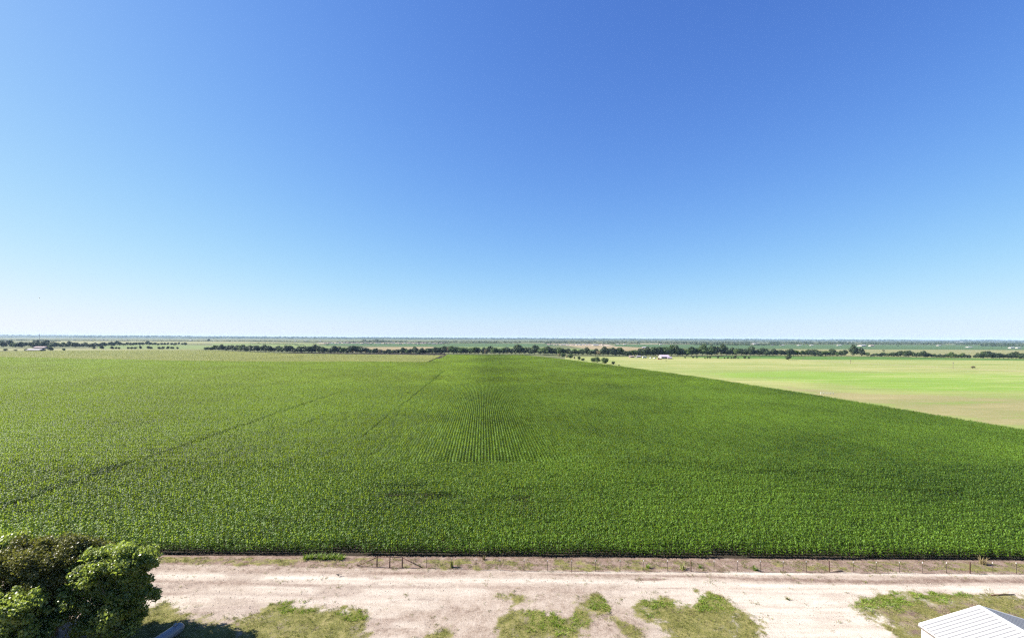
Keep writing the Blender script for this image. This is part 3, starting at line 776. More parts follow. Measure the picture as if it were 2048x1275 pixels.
tree_at(1723, 713, 16.5, 'dark', 0.95, 'second tallest tree, close against the right flank of the tallest belt tree', None, 'tree')
# the wood and hedges at the left end
for i in range(22):
    px = -30 + i * 6.2 + random.uniform(-2, 2)
    tree_at(px, 697.5 - random.uniform(0, 6), random.uniform(9, 13.5), 'dark' if random.random() < .65 else 'light', random.uniform(1.0, 1.3),
            'dark green tree of the wood behind the white roofed farm shed', 'trees of the wood behind the farm shed', 'wood_tree')
x = 102.0
while x < 370:
    h_ = interp([(102, 9.5), (140, 11), (180, 8.5), (230, 8), (300, 6.5), (370, 5)], x)
    tree_at(x, interp([(102, 695.5), (180, 695.0), (230, 691.5), (370, 690.5)], x) - random.uniform(0, 1.5), h_ * random.uniform(.75, 1.1), 'dark' if random.random() < .7 else 'light', random.uniform(1.1, 1.6),
            'dark tree in the long thin hedge across the pale left distance', 'trees of the long hedge in the left distance', 'hedge_tree')
    x += random.uniform(4.5, 8)
for px, h_ in ((187, 5), (203, 7.5), (224, 6), (232, 5), (238, 4.5), (256, 5), (263, 5.5), (270, 5.5), (281, 6.5), (297, 7), (301, 6), (318, 5), (326, 5.5), (336, 6), (344, 6), (355, 4.5)):
    tree_at(px, 698.2, h_, 'dark', random.uniform(1.0, 1.4), 'small round tree in the broken row at the far edge of the pale crop', 'small trees in the broken row on the left', 'small_tree')
tree_at(371, 690.8, 6.5, 'dark', 1.1, 'lone dark tree standing just right of the long hedge end', None, 'tree')
tree_at(417, 682.3, 5.0, 'dark', 1.2, 'single far tree on the hazy dark line at the left', None, 'tree')
tree_at(101, 702.0, 9.5, 'dark', 1.0, 'dark tree at the pale crop edge between farm shed and small square bush', None, 'tree')
tree_at(128, 701.6, 6.0, 'bush', 1.0, 'dark square bush at the pale crop edge right of the farm shed', None, 'bush', 'bush')
tree_at(10, 701.5, 4.6, 'bush', 1.6, 'low dark bush at the leftmost end of the pale crop edge', None, 'bush', 'bush')
tree_at(52, 701.8, 5.5, 'bush', 1.0, 'dark bush against the left end of the white roofed farm shed', None, 'bush', 'bush')
tree_at(83, 703.2, 2.6, 'bush', 1.2, 'tiny dark bush just right of the white roofed farm shed', None, 'bush', 'bush')
tree_at(31, 701.3, 3.2, 'bush', 1.8, 'low hedge bush between the leftmost bush and the farm shed', None, 'bush', 'bush')
# bushes where the corn meets the pasture
for px, py, h_, wd, kd, lab in (
    (1127, 714, 10, 1.0, 'bush', 'leafy bush at the corner of the corn, nearest the tree belt'),
    (1141, 716.5, 9.5, 1.1, 'bush', 'dark bush beside the corn between two dry tan bushes'),
    (1119, 713, 7, 1.0, 'tan', 'dry tan bush at the far right corner of the corn'),
    (1134, 715.5, 7, 0.9, 'tan', 'dry tan bush between two green bushes along the corn'),
    (1149, 718, 5.5, 1.0, 'tan', 'small dry bush left of the round bush by the corn'),
    (1157.5, 720, 8, 1.0, 'bush', 'round green bush along the corn left of the thick pair'),
    (1166, 721.5, 6, 1.2, 'bush', 'low round bush against the corn, right of a taller one'),
    (1185, 724.5, 11, 0.95, 'bush', 'olive bush forming the left half of the thick pair by the corn'),
    (1194, 725.5, 12.5, 0.9, 'bush', 'dark bush forming the right half of the thick pair by the corn'),
    (1209.5, 728, 14.5, 1.05, 'bush', 'largest round bush where the corn meets the pasture'),
    (1226.5, 728.2, 7, 1.0, 'bush', 'small round bush just right of the largest bush by the corn'),
    (1238, 731, 2.6, 1.3, 'bush', 'tiny low shrub at the pasture corner by the corn')):
    tree_at(px, py, h_, kd, wd, lab, None, 'bush', 'bush')
# single trees on the pasture
tree_at(1577, 720.0, 13.0, 'dark', 0.95, 'lone round tree standing on the pasture before the belt', None, 'tree')
for k, (px, py, h_) in enumerate(((1370, 716, 3), (1386, 716.2, 4), (1394, 716.5, 4), (1410, 717.2, 3.5), (1415, 717, 4.5), (1420, 717, 5), (1436, 717, 4.5), (1449, 717, 3), (1456, 717.2, 4), (1463, 717.2, 4), (1470, 717.5, 6.5), (1476, 717, 3), (1489, 717.5, 5.5), (1497.5, 717.6, 5))):
    tree_at(px, py, h_, 'dark', random.uniform(1.0, 1.3), 'small round tree in the spaced row along the pasture right of the farmstead', 'small trees in the spaced pasture row', 'small_tree')
tree_at(1945, 736.5, 5.5, 'tan', 1.9, 'low brownish mound of brush on the pale field beside the dirt track', None, 'brush_mound', 'brush')
tree_at(1767, 702.5, 3.5, 'dark', 1.2, 'single small tree on the pale far field behind the hedge', None, 'tree')
tree_at(1796, 692.6, 2.0, 'dark', 1.2, 'tiny lone tree on the far green field at the right', None, 'tree')
tree_at(1332, 721.8, 2.0, 'dark', 1.2, 'tiny dark shrub on the pasture in front of the farmstead', None, 'shrub', 'shrub')
tree_at(1297, 695.5, 3.2, 'dark', 1.1, 'small tree beside the white barn on the tan field', None, 'tree')
tree_at(1207, 694.5, 2.8, 'dark', 0.8, 'small pointed tree on the tan field near the building site', None, 'tree')

def treeline(rows, label, wide=1.3, nq=60, mat='crown_far', name='treeline'):
    """far wood that reads as one mass: rows of (px0, px1, py, height px, density)"""
    Q = []; n = 0
    for (x0, x1, py0, py1, hpx, dens) in rows:
        x = x0
        while x < x1:
            py = py0 + (py1 - py0) * (x - x0) / (x1 - x0)
            nz = float(vnoise(np.array(x * 0.03), np.array(py0 * 3.1), 5))
            if nz < dens:
                gx, gy = G(x, py + random.uniform(-.25, .25)); hm = hpx * gy / F * random.uniform(0.6, 1.15); R_ = hm * 0.45 * wide
                q, f = foliage([(0, 0, hm * 0.55, R_, R_, hm * 0.48), (R_ * .5, 0, hm * .4, R_ * .7, R_, hm * .4)], nq, hm * 0.16, 0.6, 0.6)
                Q.append(q + np.array([gx, gy, 0.0]))
            x += hpx * 0.62 * wide * random.uniform(0.7, 1.3)
    q = np.concatenate(Q)
    o = mesh_np(name, q, np.arange(len(q)).reshape(-1, 4), M[mat])
    return tag(o, label, 'trees', kind='stuff')
treeline([(-60, 560, 680.6, 683.2, 2.6, 0.9), (500, 760, 683.2, 685.0, 2.6, 0.8), (-60, 250, 682.0, 683.0, 2.2, 0.35)], 'thin dark hazy tree line across the left distance below the hills', 1.6)
treeline([(690, 1040, 685.0, 685.8, 3.4, 0.6), (728, 772, 683.5, 683.6, 6.0, 1.0), (760, 1130, 682.8, 684.5, 2.6, 0.75), (690, 900, 686.9, 687.6, 2.6, 0.5), (500, 660, 687.4, 688.6, 2.0, 0.5), (560, 660, 690, 691, 1.6, .4), (915, 1060, 686.0, 686.6, 2.6, .55)], 'scattered hazy trees among the housing estate in the middle distance', 1.3)
treeline([(1060, 1560, 684.6, 686.4, 3.6, 0.75), (1090, 1240, 687.3, 688.0, 3.4, 0.8), (1240, 1560, 687.6, 689.6, 4.2, 0.68), (1100, 1560, 682.8, 684.4, 2.6, 0.9), (1390, 1560, 690.2, 691.0, 5.0, 0.75)], 'dark hazy woodland band right of the middle on the horizon', 1.4)
treeline([(1540, 2140, 688.6, 690.4, 5.0, 0.8), (1540, 2140, 686.2, 687.6, 3.6, 0.85), (1540, 2140, 684.4, 686.2, 2.8, 0.9), (1925, 2140, 692.2, 693.4, 5.5, 0.55)], 'dark hazy woodland band along the right horizon', 1.4)

# low wooded hills closing the plain
def hills():
    V, Fc = [], []
    cols = np.linspace(-250, 2300, 240)
    rows = [(7200, 0.0), (7900, 0.55), (8700, 1.0), (10500, 0.7), (13500, 0.3)]
    for r, (Y, k) in enumerate(rows):
        for px in cols:
            top = np.interp(px, [-250, 0, 200, 400, 560, 800, 1100, 1500, 2048, 2300], [43, 41, 38, 36, 31, 27, 25, 26, 28, 28])
            top = top + 5 * (fbm(np.array(px * 0.02), np.array(r * 2.3), 91, 4) - 0.5)
            V.append(((px - CX) / F * Y, Y, float(top * k) + (0 if k else -1)))
    nc = len(cols)
    for r in range(len(rows) - 1):
        for c in range(nc - 1): Fc.append((r * nc + c, r * nc + c + 1, (r + 1) * nc + c + 1, (r + 1) * nc + c))
    o = mesh_np('hills', V, np.array(Fc), M['hills'], smooth=True); tag(o, kind='structure')
    Q = []
    for _ in range(2600):
        px = random.uniform(-200, 2250); Y = random.choice([7400, 7800, 8200, 8600, 8700]) + random.uniform(-150, 150)
        if vnoise(np.array(px * 0.02), np.array(Y * 0.004), 8) < 0.33: continue
        top = np.interp(px, [-250, 0, 200, 400, 560, 800, 1100, 1500, 2048, 2300], [43, 41, 38, 36, 31, 27, 25, 26, 28, 28])
        k = np.interp(Y, [7200, 7900, 8700], [0, .55, 1]); hm = random.uniform(7, 15); R_ = random.uniform(9, 22)
        q, f = foliage([(0, 0, hm * .4, R_, R_, hm * .6)], 26, 5.0, .6, .6)
        Q.append(q + np.array([(px - CX) / F * Y, Y, top * k - 2]))
    q = np.concatenate(Q)
    tag(mesh_np('far_woods', q, np.arange(len(q)).reshape(-1, 4), M['crown_far']), 'blue hazy woods on the low hills along the horizon', 'woods', kind='stuff')
hills()

# ------------------------------------------------------------------ foreground trees
def big_tree(name, label, loc, lobes, n, size, mat, th, tr, blossom=None, nlimb=5, spread=2.5):
    root = empty(name, loc)
    tag(root, label, 'tree')
    trunk_mb(th, tr, nlimb, spread).build('trunk', M['bark'], root, smooth=True)
    q, f = foliage(lobes, n, size, 0.85, 0.45, 0.2)
    # loose twigs beyond the outline
    q2, f2 = foliage([(a, b, c, d * 1.25, e * 1.25, g * 1.3) for a, b, c, d, e, g in lobes], n // 6, size * 0.85, 1.0, 0.5)
    q = np.concatenate([q, q2]); mesh_np('crown', q, np.arange(len(q)).reshape(-1, 4), mat, root)
    if blossom:
        q, f = foliage(blossom, 900, size * 0.7, 0.8, 0.3); mesh_np('blossom', q, f, M['blossom'], root)
    return root
def lobes_of(spec, k, lr, seed):
    k = int(k * 2.6); lr = (lr[0] * 0.55, lr[1] * 0.85)
    rs = np.random.default_rng(seed); out = []
    for (cx, cy_, cz, rx, ry, rz) in spec:
        out.append((cx, cy_, cz, rx * .62, ry * .62, rz * .62))
        for _ in range(k):
            d = rs.normal(size=3); d /= np.linalg.norm(d)
            if d[2] < -0.3: d[2] *= -1
            l_ = rs.uniform(*lr)
            q_ = rs.uniform(.62, 1.0); out.append((cx + d[0] * rx * q_, cy_ + d[1] * ry * q_, cz + d[2] * rz * q_, l_, l_, l_ * .7))
    return out
lb = lobes_of([(0, 0, 6.4, 3.8, 2.9, 3.6), (-3.6, 0.2, 6.2, 3.2, 2.8, 3.5), (1.8, 0.3, 6.8, 2.6, 2.4, 2.6), (-1, -1.2, 3.2, 4.5, 2.5, 2.8)], 18, (0.6, 1.25), 3)
big_tree('tree', 'large dark olive tree with fine leaves behind the bright leafy one', (-45.6, 45.0, 0), lb, 80000, 0.115, M['crown_olive'], 4.6, 0.3)
lb = lobes_of([(-0.4, 0, 6.5, 3.2, 2.8, 2.7), (1.3, 0.2, 7.0, 2.2, 2.2, 2.1), (1.2, 0.1, 3.8, 2.6, 2.5, 2.8), (-1.8, -.6, 3.6, 3.0, 2.6, 3.0), (0.5, -.8, 2.2, 2.9, 2.4, 2.0)], 17, (0.45, 0.95), 4)
tops = [(a, b, c + g * .55, d * .8, e * .8, g * .5) for a, b, c, d, e, g in lb if c > 7.2 and d < 1.0][:16]
big_tree('tree', 'bright green broad leaved tree with pale flower tips at the gravel yard edge', (-39.3, 44.5, 0), lb, 36000, 0.15, M['crown_bright'], 5.0, 0.24, tops, 5, 2.0)
lb = lobes_of([(0, 0, 4.6, 3.0, 2.4, 2.4), (-3, -.3, 4.2, 2.6, 2.4, 2.4), (1.0, -.6, 2.2, 3.0, 2.2, 2.0)], 14, (0.45, 0.95), 5)
big_tree('tree', 'lower bright green tree in the bottom corner before the dark olive tree', (-45.2, 41.0, 0), lb, 26000, 0.15, M['crown_bright'], 3.6, 0.2, None, 5, 1.8)
lb = lobes_of([(0, 0, 6.2, 2.6, 2.4, 3.2)], 12, (0.6, 1.2), 6)
big_tree('tree', 'yellow green tree cut by the photo edge left of the dark olive tree', (-53.4, 46.6, 0), lb, 14000, 0.15, M['crown_bright'], 4.0, 0.2, None, 4, 1.5)

# ------------------------------------------------------------------ grass
def blades(name, label, cat, pts, hh, mat, nb=7, spread=0.10, seed=1):
    """tufts of bent blades: pts (N,2), hh (N,)"""
    rs = np.random.default_rng(seed); n = len(pts) * nb
    b = np.repeat(np.asarray(pts), nb, 0) + rs.normal(0, spread, (n, 2)); h = np.repeat(hh, nb) * rs.uniform(0.5, 1.15, n)
    a = rs.uniform(0, 2 * np.pi, n); wd = 0.010 + 0.10 * h
    lean = h * rs.uniform(0.15, 0.9, n)
    sx, sy = -np.sin(a) * wd * .5, np.cos(a) * wd * .5
    z = np.full(n, 0.06)
    v = np.stack([np.stack([b[:, 0] - sx, b[:, 1] - sy, z], -1), np.stack([b[:, 0] + sx, b[:, 1] + sy, z], -1),
                  np.stack([b[:, 0] + np.cos(a) * lean * .4 + sx * .8, b[:, 1] + np.sin(a) * lean * .4 + sy * .8, z + h * .65], -1),
                  np.stack([b[:, 0] + np.cos(a) * lean, b[:, 1] + np.sin(a) * lean, z + h], -1)], 1).reshape(-1, 3)
    i = np.arange(n)[:, None] * 4
    f = np.concatenate([i + np.array([[0, 1, 2]]), i + np.array([[0, 2, 3]])])
    return tag(mesh_np(name, v, f, mat), label, cat, kind='stuff')
def scatter(x0, x1, y0, y1, dens, seed):
    rs = np.random.default_rng(seed); n = int((x1 - x0) * (y1 - y0) * dens)
    return rs.uniform(x0, x1, n), rs.uniform(y0, y1, n), rs
X, Y, rs = scatter(-75, 80, 36, 61.0, 34, 11)
tw, vg = turf_w(X, Y); lu = lush_w(X, Y)
fine = fbm(X * 1.3, Y * 1.3, 81, 3)
keep = rs.random(len(X)) < np.maximum(sstep(0.22, 0.75, tw + (fine - .5) * 1.6) * (0.5 + 0.5 * lu) * 0.9, 0.62 * vg * sstep(0.38, 0.62, fine))
gx, gy, lk, fk = X[keep], Y[keep], lu[keep], fine[keep]
lush = (rs.random(len(gx)) < lk * 0.7)
dry = ~lush & (rs.random(len(gx)) < np.where((gx > 36) & (gy < 57), 0.6, 0.38))
gr = ~lush & ~dry
p = np.stack([gx, gy], -1)
blades('grass', 'thin olive grass in ragged patches over the gravel yard and road verge', 'grass', p[gr], 0.08 + 0.17 * fk[gr], M['grass'], 7, 0.10, 1)
blades('lush_grass', 'bright green grass clumps at the edges of the gravel yard patches', 'grass', p[lush], 0.11 + 0.22 * fk[lush], M['grass_lush'], 8, 0.10, 2)
blades('dry_grass', 'dry straw coloured grass among the green patches and along the fence', 'grass', p[dry], 0.07 + 0.13 * fk[dry], M['dry_grass'], 7, 0.12, 3)
# rough grass along the pasture side of the corn
X, Y, rs = scatter(100, 190, 110, 300, 2.2, 13)
dR = np.full(X.shape, 1e9)
for (x0, y0), (x1, y1) in zip(R_edge[:-1], R_edge[1:]):
    ex, ey = x1 - x0, y1 - y0; t = np.clip(((X - x0) * ex + (Y - y0) * ey) / (ex * ex + ey * ey), 0, 1)
    dR = np.minimum(dR, np.hypot(X - x0 - t * ex, Y - y0 - t * ey))
k = (dR < 6) & (sdist(X, Y, corn_poly) < -0.3) & (rs.random(len(X)) < np.exp(-dR / 2.5))
blades('rough_grass', 'rough yellow green grass fringe along the pasture side of the corn', 'grass', np.stack([X[k], Y[k]], -1), rs.uniform(.25, .6, k.sum()), M['grass'], 7, 0.3, 4)

# pebbles and clods
def stones(name, label, pts, size, mat, seed):
    rs = np.random.default_rng(seed); base = np.array([(1, 0, 0), (0, 1, 0), (-1, 0, 0), (0, -1, 0), (0, 0, .7), (0, 0, -.5)])
    fb = np.array([(0, 1, 4), (1, 2, 4), (2, 3, 4), (3, 0, 4), (1, 0, 5), (2, 1, 5), (3, 2, 5), (0, 3, 5)])
    n = len(pts); s = size * rs.uniform(.4, 1.6, n) ** 1.4; a = rs.uniform(0, 6.28, n)
    v = base[None] * rs.uniform(.6, 1.3, (n, 6, 3)) * s[:, None, None]
    c, s_ = np.cos(a)[:, None], np.sin(a)[:, None]
    v = np.stack([v[..., 0] * c - v[..., 1] * s_ + pts[:, :1], v[..., 0] * s_ + v[..., 1] * c + pts[:, 1:2], v[..., 2] + 0.11], -1)
    f = (np.arange(n)[:, None, None] * 6 + fb[None]).reshape(-1, 3)
    return tag(mesh_np(name, v.reshape(-1, 3), f, mat), label, 'gravel', kind='stuff')
X, Y, rs = scatter(-50, 52, 40, 59, 5, 17)
tw, vg = turf_w(X, Y); k = (rs.random(len(X)) < 0.35 + 0.5 * fbm(X * .3, Y * .3, 83, 3)) & (tw < .5)
stones('gravel', 'loose limestone pebbles scattered over the pale gravel road and yard', np.stack([X[k], Y[k]], -1), 0.035, M['stone'], 5)

def weed(px, py, h, label, n=34, mat='grass', group=None, wide=0.5, z=0.05):
    x, y = G(px, py); rs = np.random.default_rng(int(px * 7 + py)); V, Fq = [], []
    for i in range(n):
        a = rs.uniform(0, 6.28); L = h * rs.uniform(.5, 1.1); ln = rs.uniform(.15, 1.0) * wide; wd = rs.uniform(.02, .05) + h * .02
        ox, oy = rs.normal(0, wide * .18, 2); k = len(V)
        for s in range(4):
            t = s / 3; ww = wd * (1 - t * .85); r = ln * t ** 1.5; zz = L * t * (1 - .25 * t * ln)
            V += [(ox + math.cos(a) * r - math.sin(a) * ww, oy + math.sin(a) * r + math.cos(a) * ww, zz), (ox + math.cos(a) * r + math.sin(a) * ww, oy + math.sin(a) * r - math.cos(a) * ww, zz)]
        Fq += [(k + 2 * s, k + 2 * s + 1, k + 2 * s + 3, k + 2 * s + 2) for s in range(3)]
    o = mesh_np('weed', V, np.array(Fq), M[mat]); o.location = (x, y, z)
    return tag(o, label, 'weed', group)
weed(903, 1135, 1.25, 'tall branching weed grown up against a fence post', 26, 'grass', None, 0.42)
weed(1575, 1199, 0.35, 'lone low weed on the white gravel left of the shed patch', 40, 'grass', None, .45)
for px, py, h in ((612, 1118, .9), (624, 1117, 1.0), (637, 1118, 1.1), (648, 1119, 1.1), (660, 1118, 1.0), (672, 1117, 1.0), (684, 1118, .9)):
    weed(px, py, h * .72, 'leafy yellow green weed in the clump at the corn edge left of the brace', 70, 'grass_lush', 'weeds clumped at the corn edge', .95)
weed(968, 1120, .6, 'low straw weed between corn and fence', 26, 'dry_grass', None, .5)
weed(1966, 1129, 1.1, 'tall pale straw stalks leaning at the corn edge near the last thick post', 40, 'dry_grass', None, .8)
weed(1510, 1141, .7, 'bushy green weed at the foot of a slim fence post', 46, 'grass_lush', None, .6)
weed(1366, 1139, .8, 'bright yellow green weed left of the first thick post', 50, 'grass', None, .8)
weed(1399, 1136, .5, 'small green weed right of the first thick post', 36, 'grass_lush', None, .5)
weed(1296, 1136, .6, 'dark green weed behind the fence beside a slim post', 40, 'grass_lush', None, .6)

# ------------------------------------------------------------------ fence
fx0, fy0 = G(853, 1136.0)
fence = empty('wire_fence', (fx0, fy0, 0.1)); tag(fence, 'long barbed wire fence on slim steel posts between the road and corn', 'fence')
posts_px = [853, 903, 952, 1000, 1048, 1095, 1143, 1191, 1240, 1288, 1335, 1382, 1428, 1475, 1521, 1566, 1613, 1659, 1706, 1752, 1799, 1845, 1893, 1940, 1986, 2033, 2080, 2127, 2174]
def fy(px): return interp([(853, 1136.5), (1000, 1141), (1100, 1143), (1400, 1143.6), (1660, 1145), (1850, 1147), (2048, 1148), (2200, 1149)], px)
tp = MB()   # T-post: flange, web and anchor studs
tp.box(-.028, .028, -.008, .008, -.2, 1.42); tp.box(-.006, .006, .009, .045, -.2, 1.42)
for k in range(10): tp.box(-.012, .012, -.02, -.0085, .25 + k * .11, .28 + k * .11)
tpm = tp.build('fence_post', M['tpost'], fence); tip = MB(); tip.box(-.031, .031, -.011, .011, 1.27, 1.425); tip.box(-.009, .009, .0115, .049, 1.27, 1.425)
tipm = tip.build('post_tip', M['white_tip'], tpm)
hp = MB(); hp.tube([(0, 0, -.2), (0, 0, 1.44)], .06, 10); hp.tube([(0, 0, 1.42), (0, 0, 1.5)], [.066, .045], 10)
hpm = hp.build('fence_post', M['rust'], fence); hpm['label'] = 'thick rusty pipe post'
first_t = first_h = True
tops = []
for px in posts_px:
    x, y = G(px, fy(px)); loc = (x - fx0, y - fy0, 0); tops.append((x - fx0, y - fy0))
    tilt = (random.uniform(-.03, .03), random.uniform(-.04, .02), random.uniform(-.2, .2))
    if px in (1382, 1659, 1940):
        o = hpm if first_h else hpm.copy()
        if not first_h: COL.objects.link(o); o.parent = fence
        first_h = False
    else:
        o = tpm if first_t else tpm.copy()
        if not first_t:
            COL.objects.link(o); o.parent = fence; t2 = tipm.copy(); COL.objects.link(t2); t2.parent = o
        first_t = False
    o.location = loc; o.rotation_euler = tilt
bx = [G(754, 1134.5), G(779.5, 1135.5), G(804.5, 1135.5)]
for hz in (0.35, 0.65, 0.95, 1.2):
    mb = MB(); pts = [(bx[2][0] - fx0, bx[2][1] - fy0, hz)] + [(a, b - .02, hz) for a, b in tops]
    full = []
    for p0, p1 in zip(pts[:-1], pts[1:]):
        full += [p0, ((p0[0] + p1[0]) / 2, (p0[1] + p1[1]) / 2, hz - .015)]
    full.append(pts[-1]); mb.tube(full, 0.004, 4); mb.build('wire_strand', M['wire'], fence)
br = empty('fence_brace', (bx[1][0], bx[1][1], 0.1)); tag(br, 'rusty pipe fence end brace with three posts, top rail and two slanting struts', 'fence brace')
o0 = Vector((bx[1][0], bx[1][1]))
L = [Vector(b) - o0 for b in bx]
for p in L:
    mb = MB(); mb.tube([(p.x, p.y, -.3), (p.x, p.y, 1.36)], .075, 10); mb.tube([(p.x, p.y, 1.36), (p.x, p.y, 1.40)], [.08, .05], 10); mb.build('post', M['rust'], br, True)
mb = MB(); mb.tube([(L[0].x, L[0].y + .002, 1.31), (L[2].x, L[2].y + .002, 1.29)], .042, 8); mb.build('top_rail', M['rust'], br, True)
for (pp, hp_) in (((715, 1133), L[0]), ((843, 1135.5), L[2])):
    e = Vector(G(*pp)) - o0; mb = MB(); mb.tube([(hp_.x, hp_.y, 1.27), (e.x, e.y, 0.05)], .055, 8); mb.build('strut', M['rust'], br, True)
    if pp[0] == 715: 
        mb = MB(); mb.tube([(e.x, e.y, -.1), (e.x, e.y, .28)], .05, 8); mb.build('anchor_stub', M['rust'], br, True)

# ------------------------------------------------------------------ metal shed, lower right
ex, ey = 38.3, 41.9; SH, SR, SW, SL = 3.6, 5.23, 5.35, 18.0
shed = empty('metal_shed', (ex, ey, 0.05)); tag(shed, 'white ribbed metal shed with a gable roof beside the gravel yard', 'shed')
def slope(sign):
    """one roof slope with trapezoid ribs running from ridge to eave, as a thin solid sheet"""
    mb = MB(); pitch = .37; n = int(SL / pitch); prof = []
    for i in range(n):
        y = -i * pitch
        prof += [(y, 0), (y - pitch * .78, 0), (y - pitch * .83, .045), (y - pitch * .93, .045), (y - pitch * .97, 0)]
    x_e, x_r = (-.22, SW) if sign < 0 else (2 * SW + .22, SW)
    ze = SH - .22 * (SR - SH) / SW
    vs = []
    for y, b in prof: vs += [(x_e, y, ze + b), (x_r, y, SR + b)]
    m0 = len(vs)
    for y, b in prof: vs += [(x_e, y, ze + b - .03), (x_r, y, SR + b - .03)]
    fs = []
    for i in range(len(prof) - 1):
        a = 2 * i; fs += [(a, a + 1, a + 3, a + 2), (m0 + a, m0 + a + 2, m0 + a + 3, m0 + a + 1), (a, a + 2, m0 + a + 2, m0 + a)]
    e = 2 * (len(prof) - 1); fs += [(0, m0, m0 + 1, 1), (e, e + 1, m0 + e + 1, m0 + e)]
    mb.add(vs, fs); return mb
slope(-1).build('roof', M['roof_panel'], shed); slope(1).build('roof', M['roof_panel'], shed)
mb = MB(); k_ = (SR - SH) / SW
mb.add([(SW - .28, .06, SR - .28 * k_ + .062), (SW, .06, SR + .075), (SW + .28, .06, SR - .28 * k_ + .062), (SW - .28, -SL, SR - .28 * k_ + .062), (SW, -SL, SR + .075), (SW + .28, -SL, SR - .28 * k_ + .062),
        (SW, .06, SR - .02), (SW, -SL, SR - .02)], [(0, 1, 4, 3), (1, 2, 5, 4), (0, 6, 1), (1, 6, 2), (3, 4, 7), (4, 5, 7)]); mb.build('ridge_cap', M['trim'], shed)
for s in (-1, 1):   # rake trim on the far gable
    xe, xr = (-.25, SW) if s < 0 else (2 * SW + .25, SW); ze = SH - .25 * k_
    mb = MB(); mb.add([(xe, .004, ze + .03), (xr, .004, SR + .03), (xr, .004, SR - .16), (xe, .004, ze - .16), (xe, .07, ze + .055), (xr, .07, SR + .055), (xr, .07, SR - .16), (xe, .07, ze - .16)],
        [(0, 1, 2, 3), (7, 6, 5, 4), (0, 4, 5, 1), (3, 2, 6, 7), (0, 3, 7, 4), (1, 5, 6, 2)]); mb.build('rake_trim', M['trim'], shed)
def ribwall(p0, p1, ztop, name):
    d = Vector(p1) - Vector(p0); Ln = d.length; d.normalize(); nrm = Vector((d.y, -d.x)); mb = MB(); pr = []; t = 0.0
    while t < Ln - .3:
        pr += [(t, 0), (t + .2, 0), (t + .225, .03), (t + .275, .03), (t + .3, 0)]; t += .3
    pr.append((Ln, 0)); vs = []
    for tt, b in pr:
        q = Vector(p0) + d * tt + nrm * b; zt = ztop(tt) if callable(ztop) else ztop; vs += [(q.x, q.y, 0), (q.x, q.y, zt)]
    mb.add(vs, [(2 * i, 2 * i + 2, 2 * i + 3, 2 * i + 1) for i in range(len(pr) - 1)]); mb.build(name, M['wall_panel'], shed)
ribwall((0, -.05), (0, -SL + .05), SH - .05, 'wall'); ribwall((2 * SW, -SL + .05), (2 * SW, -.05), SH - .05, 'wall')
gz = lambda t: SH - .06 + k_ * (SW - abs(t - SW))
ribwall((2 * SW, -.08), (0, -.08), gz, 'wall'); ribwall((0, -SL + .08), (2 * SW, -SL + .08), gz, 'wall')
gx_ = -.235; zg = SH - .22 * k_ - .03
gt = MB()
gt.add([(gx_, 0.0, zg), (gx_ - .13, 0.0, zg - .01), (gx_ - .13, 0.0, zg - .13), (gx_ - .02, 0.0, zg - .15)] + [(gx_, -SL, zg), (gx_ - .13, -SL, zg - .01), (gx_ - .13, -SL, zg - .13), (gx_ - .02, -SL, zg - .15)],
       [(1, 2, 6, 5), (2, 3, 7, 6), (3, 0, 4, 7), (1, 3, 2), (0, 3, 1), (5, 6, 7)])
gut = gt.build('gutter', M['trim'], shed)
mb = MB(); mb.box(gx_ - .165, gx_ - .134, -SL, .02, zg - .20, zg - .06); mb.build('gutter_face', M['gutter_steel'], gut)
for i in range(30):
    mb = MB(); y = -.35 - i * .6; mb.box(gx_ - .17, gx_ + .03, y - .02, y + .02, zg + .012, zg + .035); mb.build('gutter_bracket', M['gutter_steel'], gut)
mb = MB(); mb.box(-.045, .1, -.12, .02, 0, SH - .08); mb.build('corner_trim', M['trim'], shed)
mb = MB(); mb.box(2 * SW - .1, 2 * SW + .045, -.12, .02, 0, SH - .08); mb.build('corner_trim', M['trim'], shed)

# ------------------------------------------------------------------ tank, poles on the ground, log, birds
tx, ty = G(372, 1256)
tank = empty('steel_tank', (tx, ty - .4, 0.62)); tag(tank, 'blue grey round ended steel tank lying in the tree shadow', 'tank')
rings = []
n = 24
prof = [(0, .02), (.05, .2), (.14, .34), (.26, .44), (.42, .5), (.5, .512), (3.6, .512), (3.68, .5), (3.86, .43), (4.0, .3), (4.08, .12), (4.1, .02)]
mb = MB(); vs = []; fs = []
for t, r in prof:
    for k in range(n):
        a = 6.2832 * k / n; vs.append((r * math.cos(a), -t, r * math.sin(a)))
for i in range(len(prof) - 1):
    for k in range(n): fs.append((i * n + k, i * n + (k + 1) % n, (i + 1) * n + (k + 1) % n, (i + 1) * n + k))
fs.append(tuple(range(n))); fs.append(tuple(range((len(prof) - 1) * n, len(prof) * n)))
mb.add(vs, fs); mb.build('shell', M['tank'], tank, True)
mb = MB(); mb.tube([(0, -.85, .5), (0, -.85, .58)], [.2, .2], 18); mb.tube([(0, -.85, .58), (0, -.85, .66)], [.2, .1], 18); mb.build('filler_dome', M['tank'], tank, True)
for y in (-.9, -3.2):
    mb = MB(); mb.box(-.32, .32, y - .06, y + .06, -.6, -.41); mb.build('saddle', M['gutter_steel'], tank)
mb = MB(); mb.tube([(.512 * math.cos(k * .2618), -.5, .512 * math.sin(k * .2618)) for k in range(25)], .012, 5, False); mb.build('weld_band', M['tank'], tank, True)
tank.rotation_euler = (0, 0, -.22)

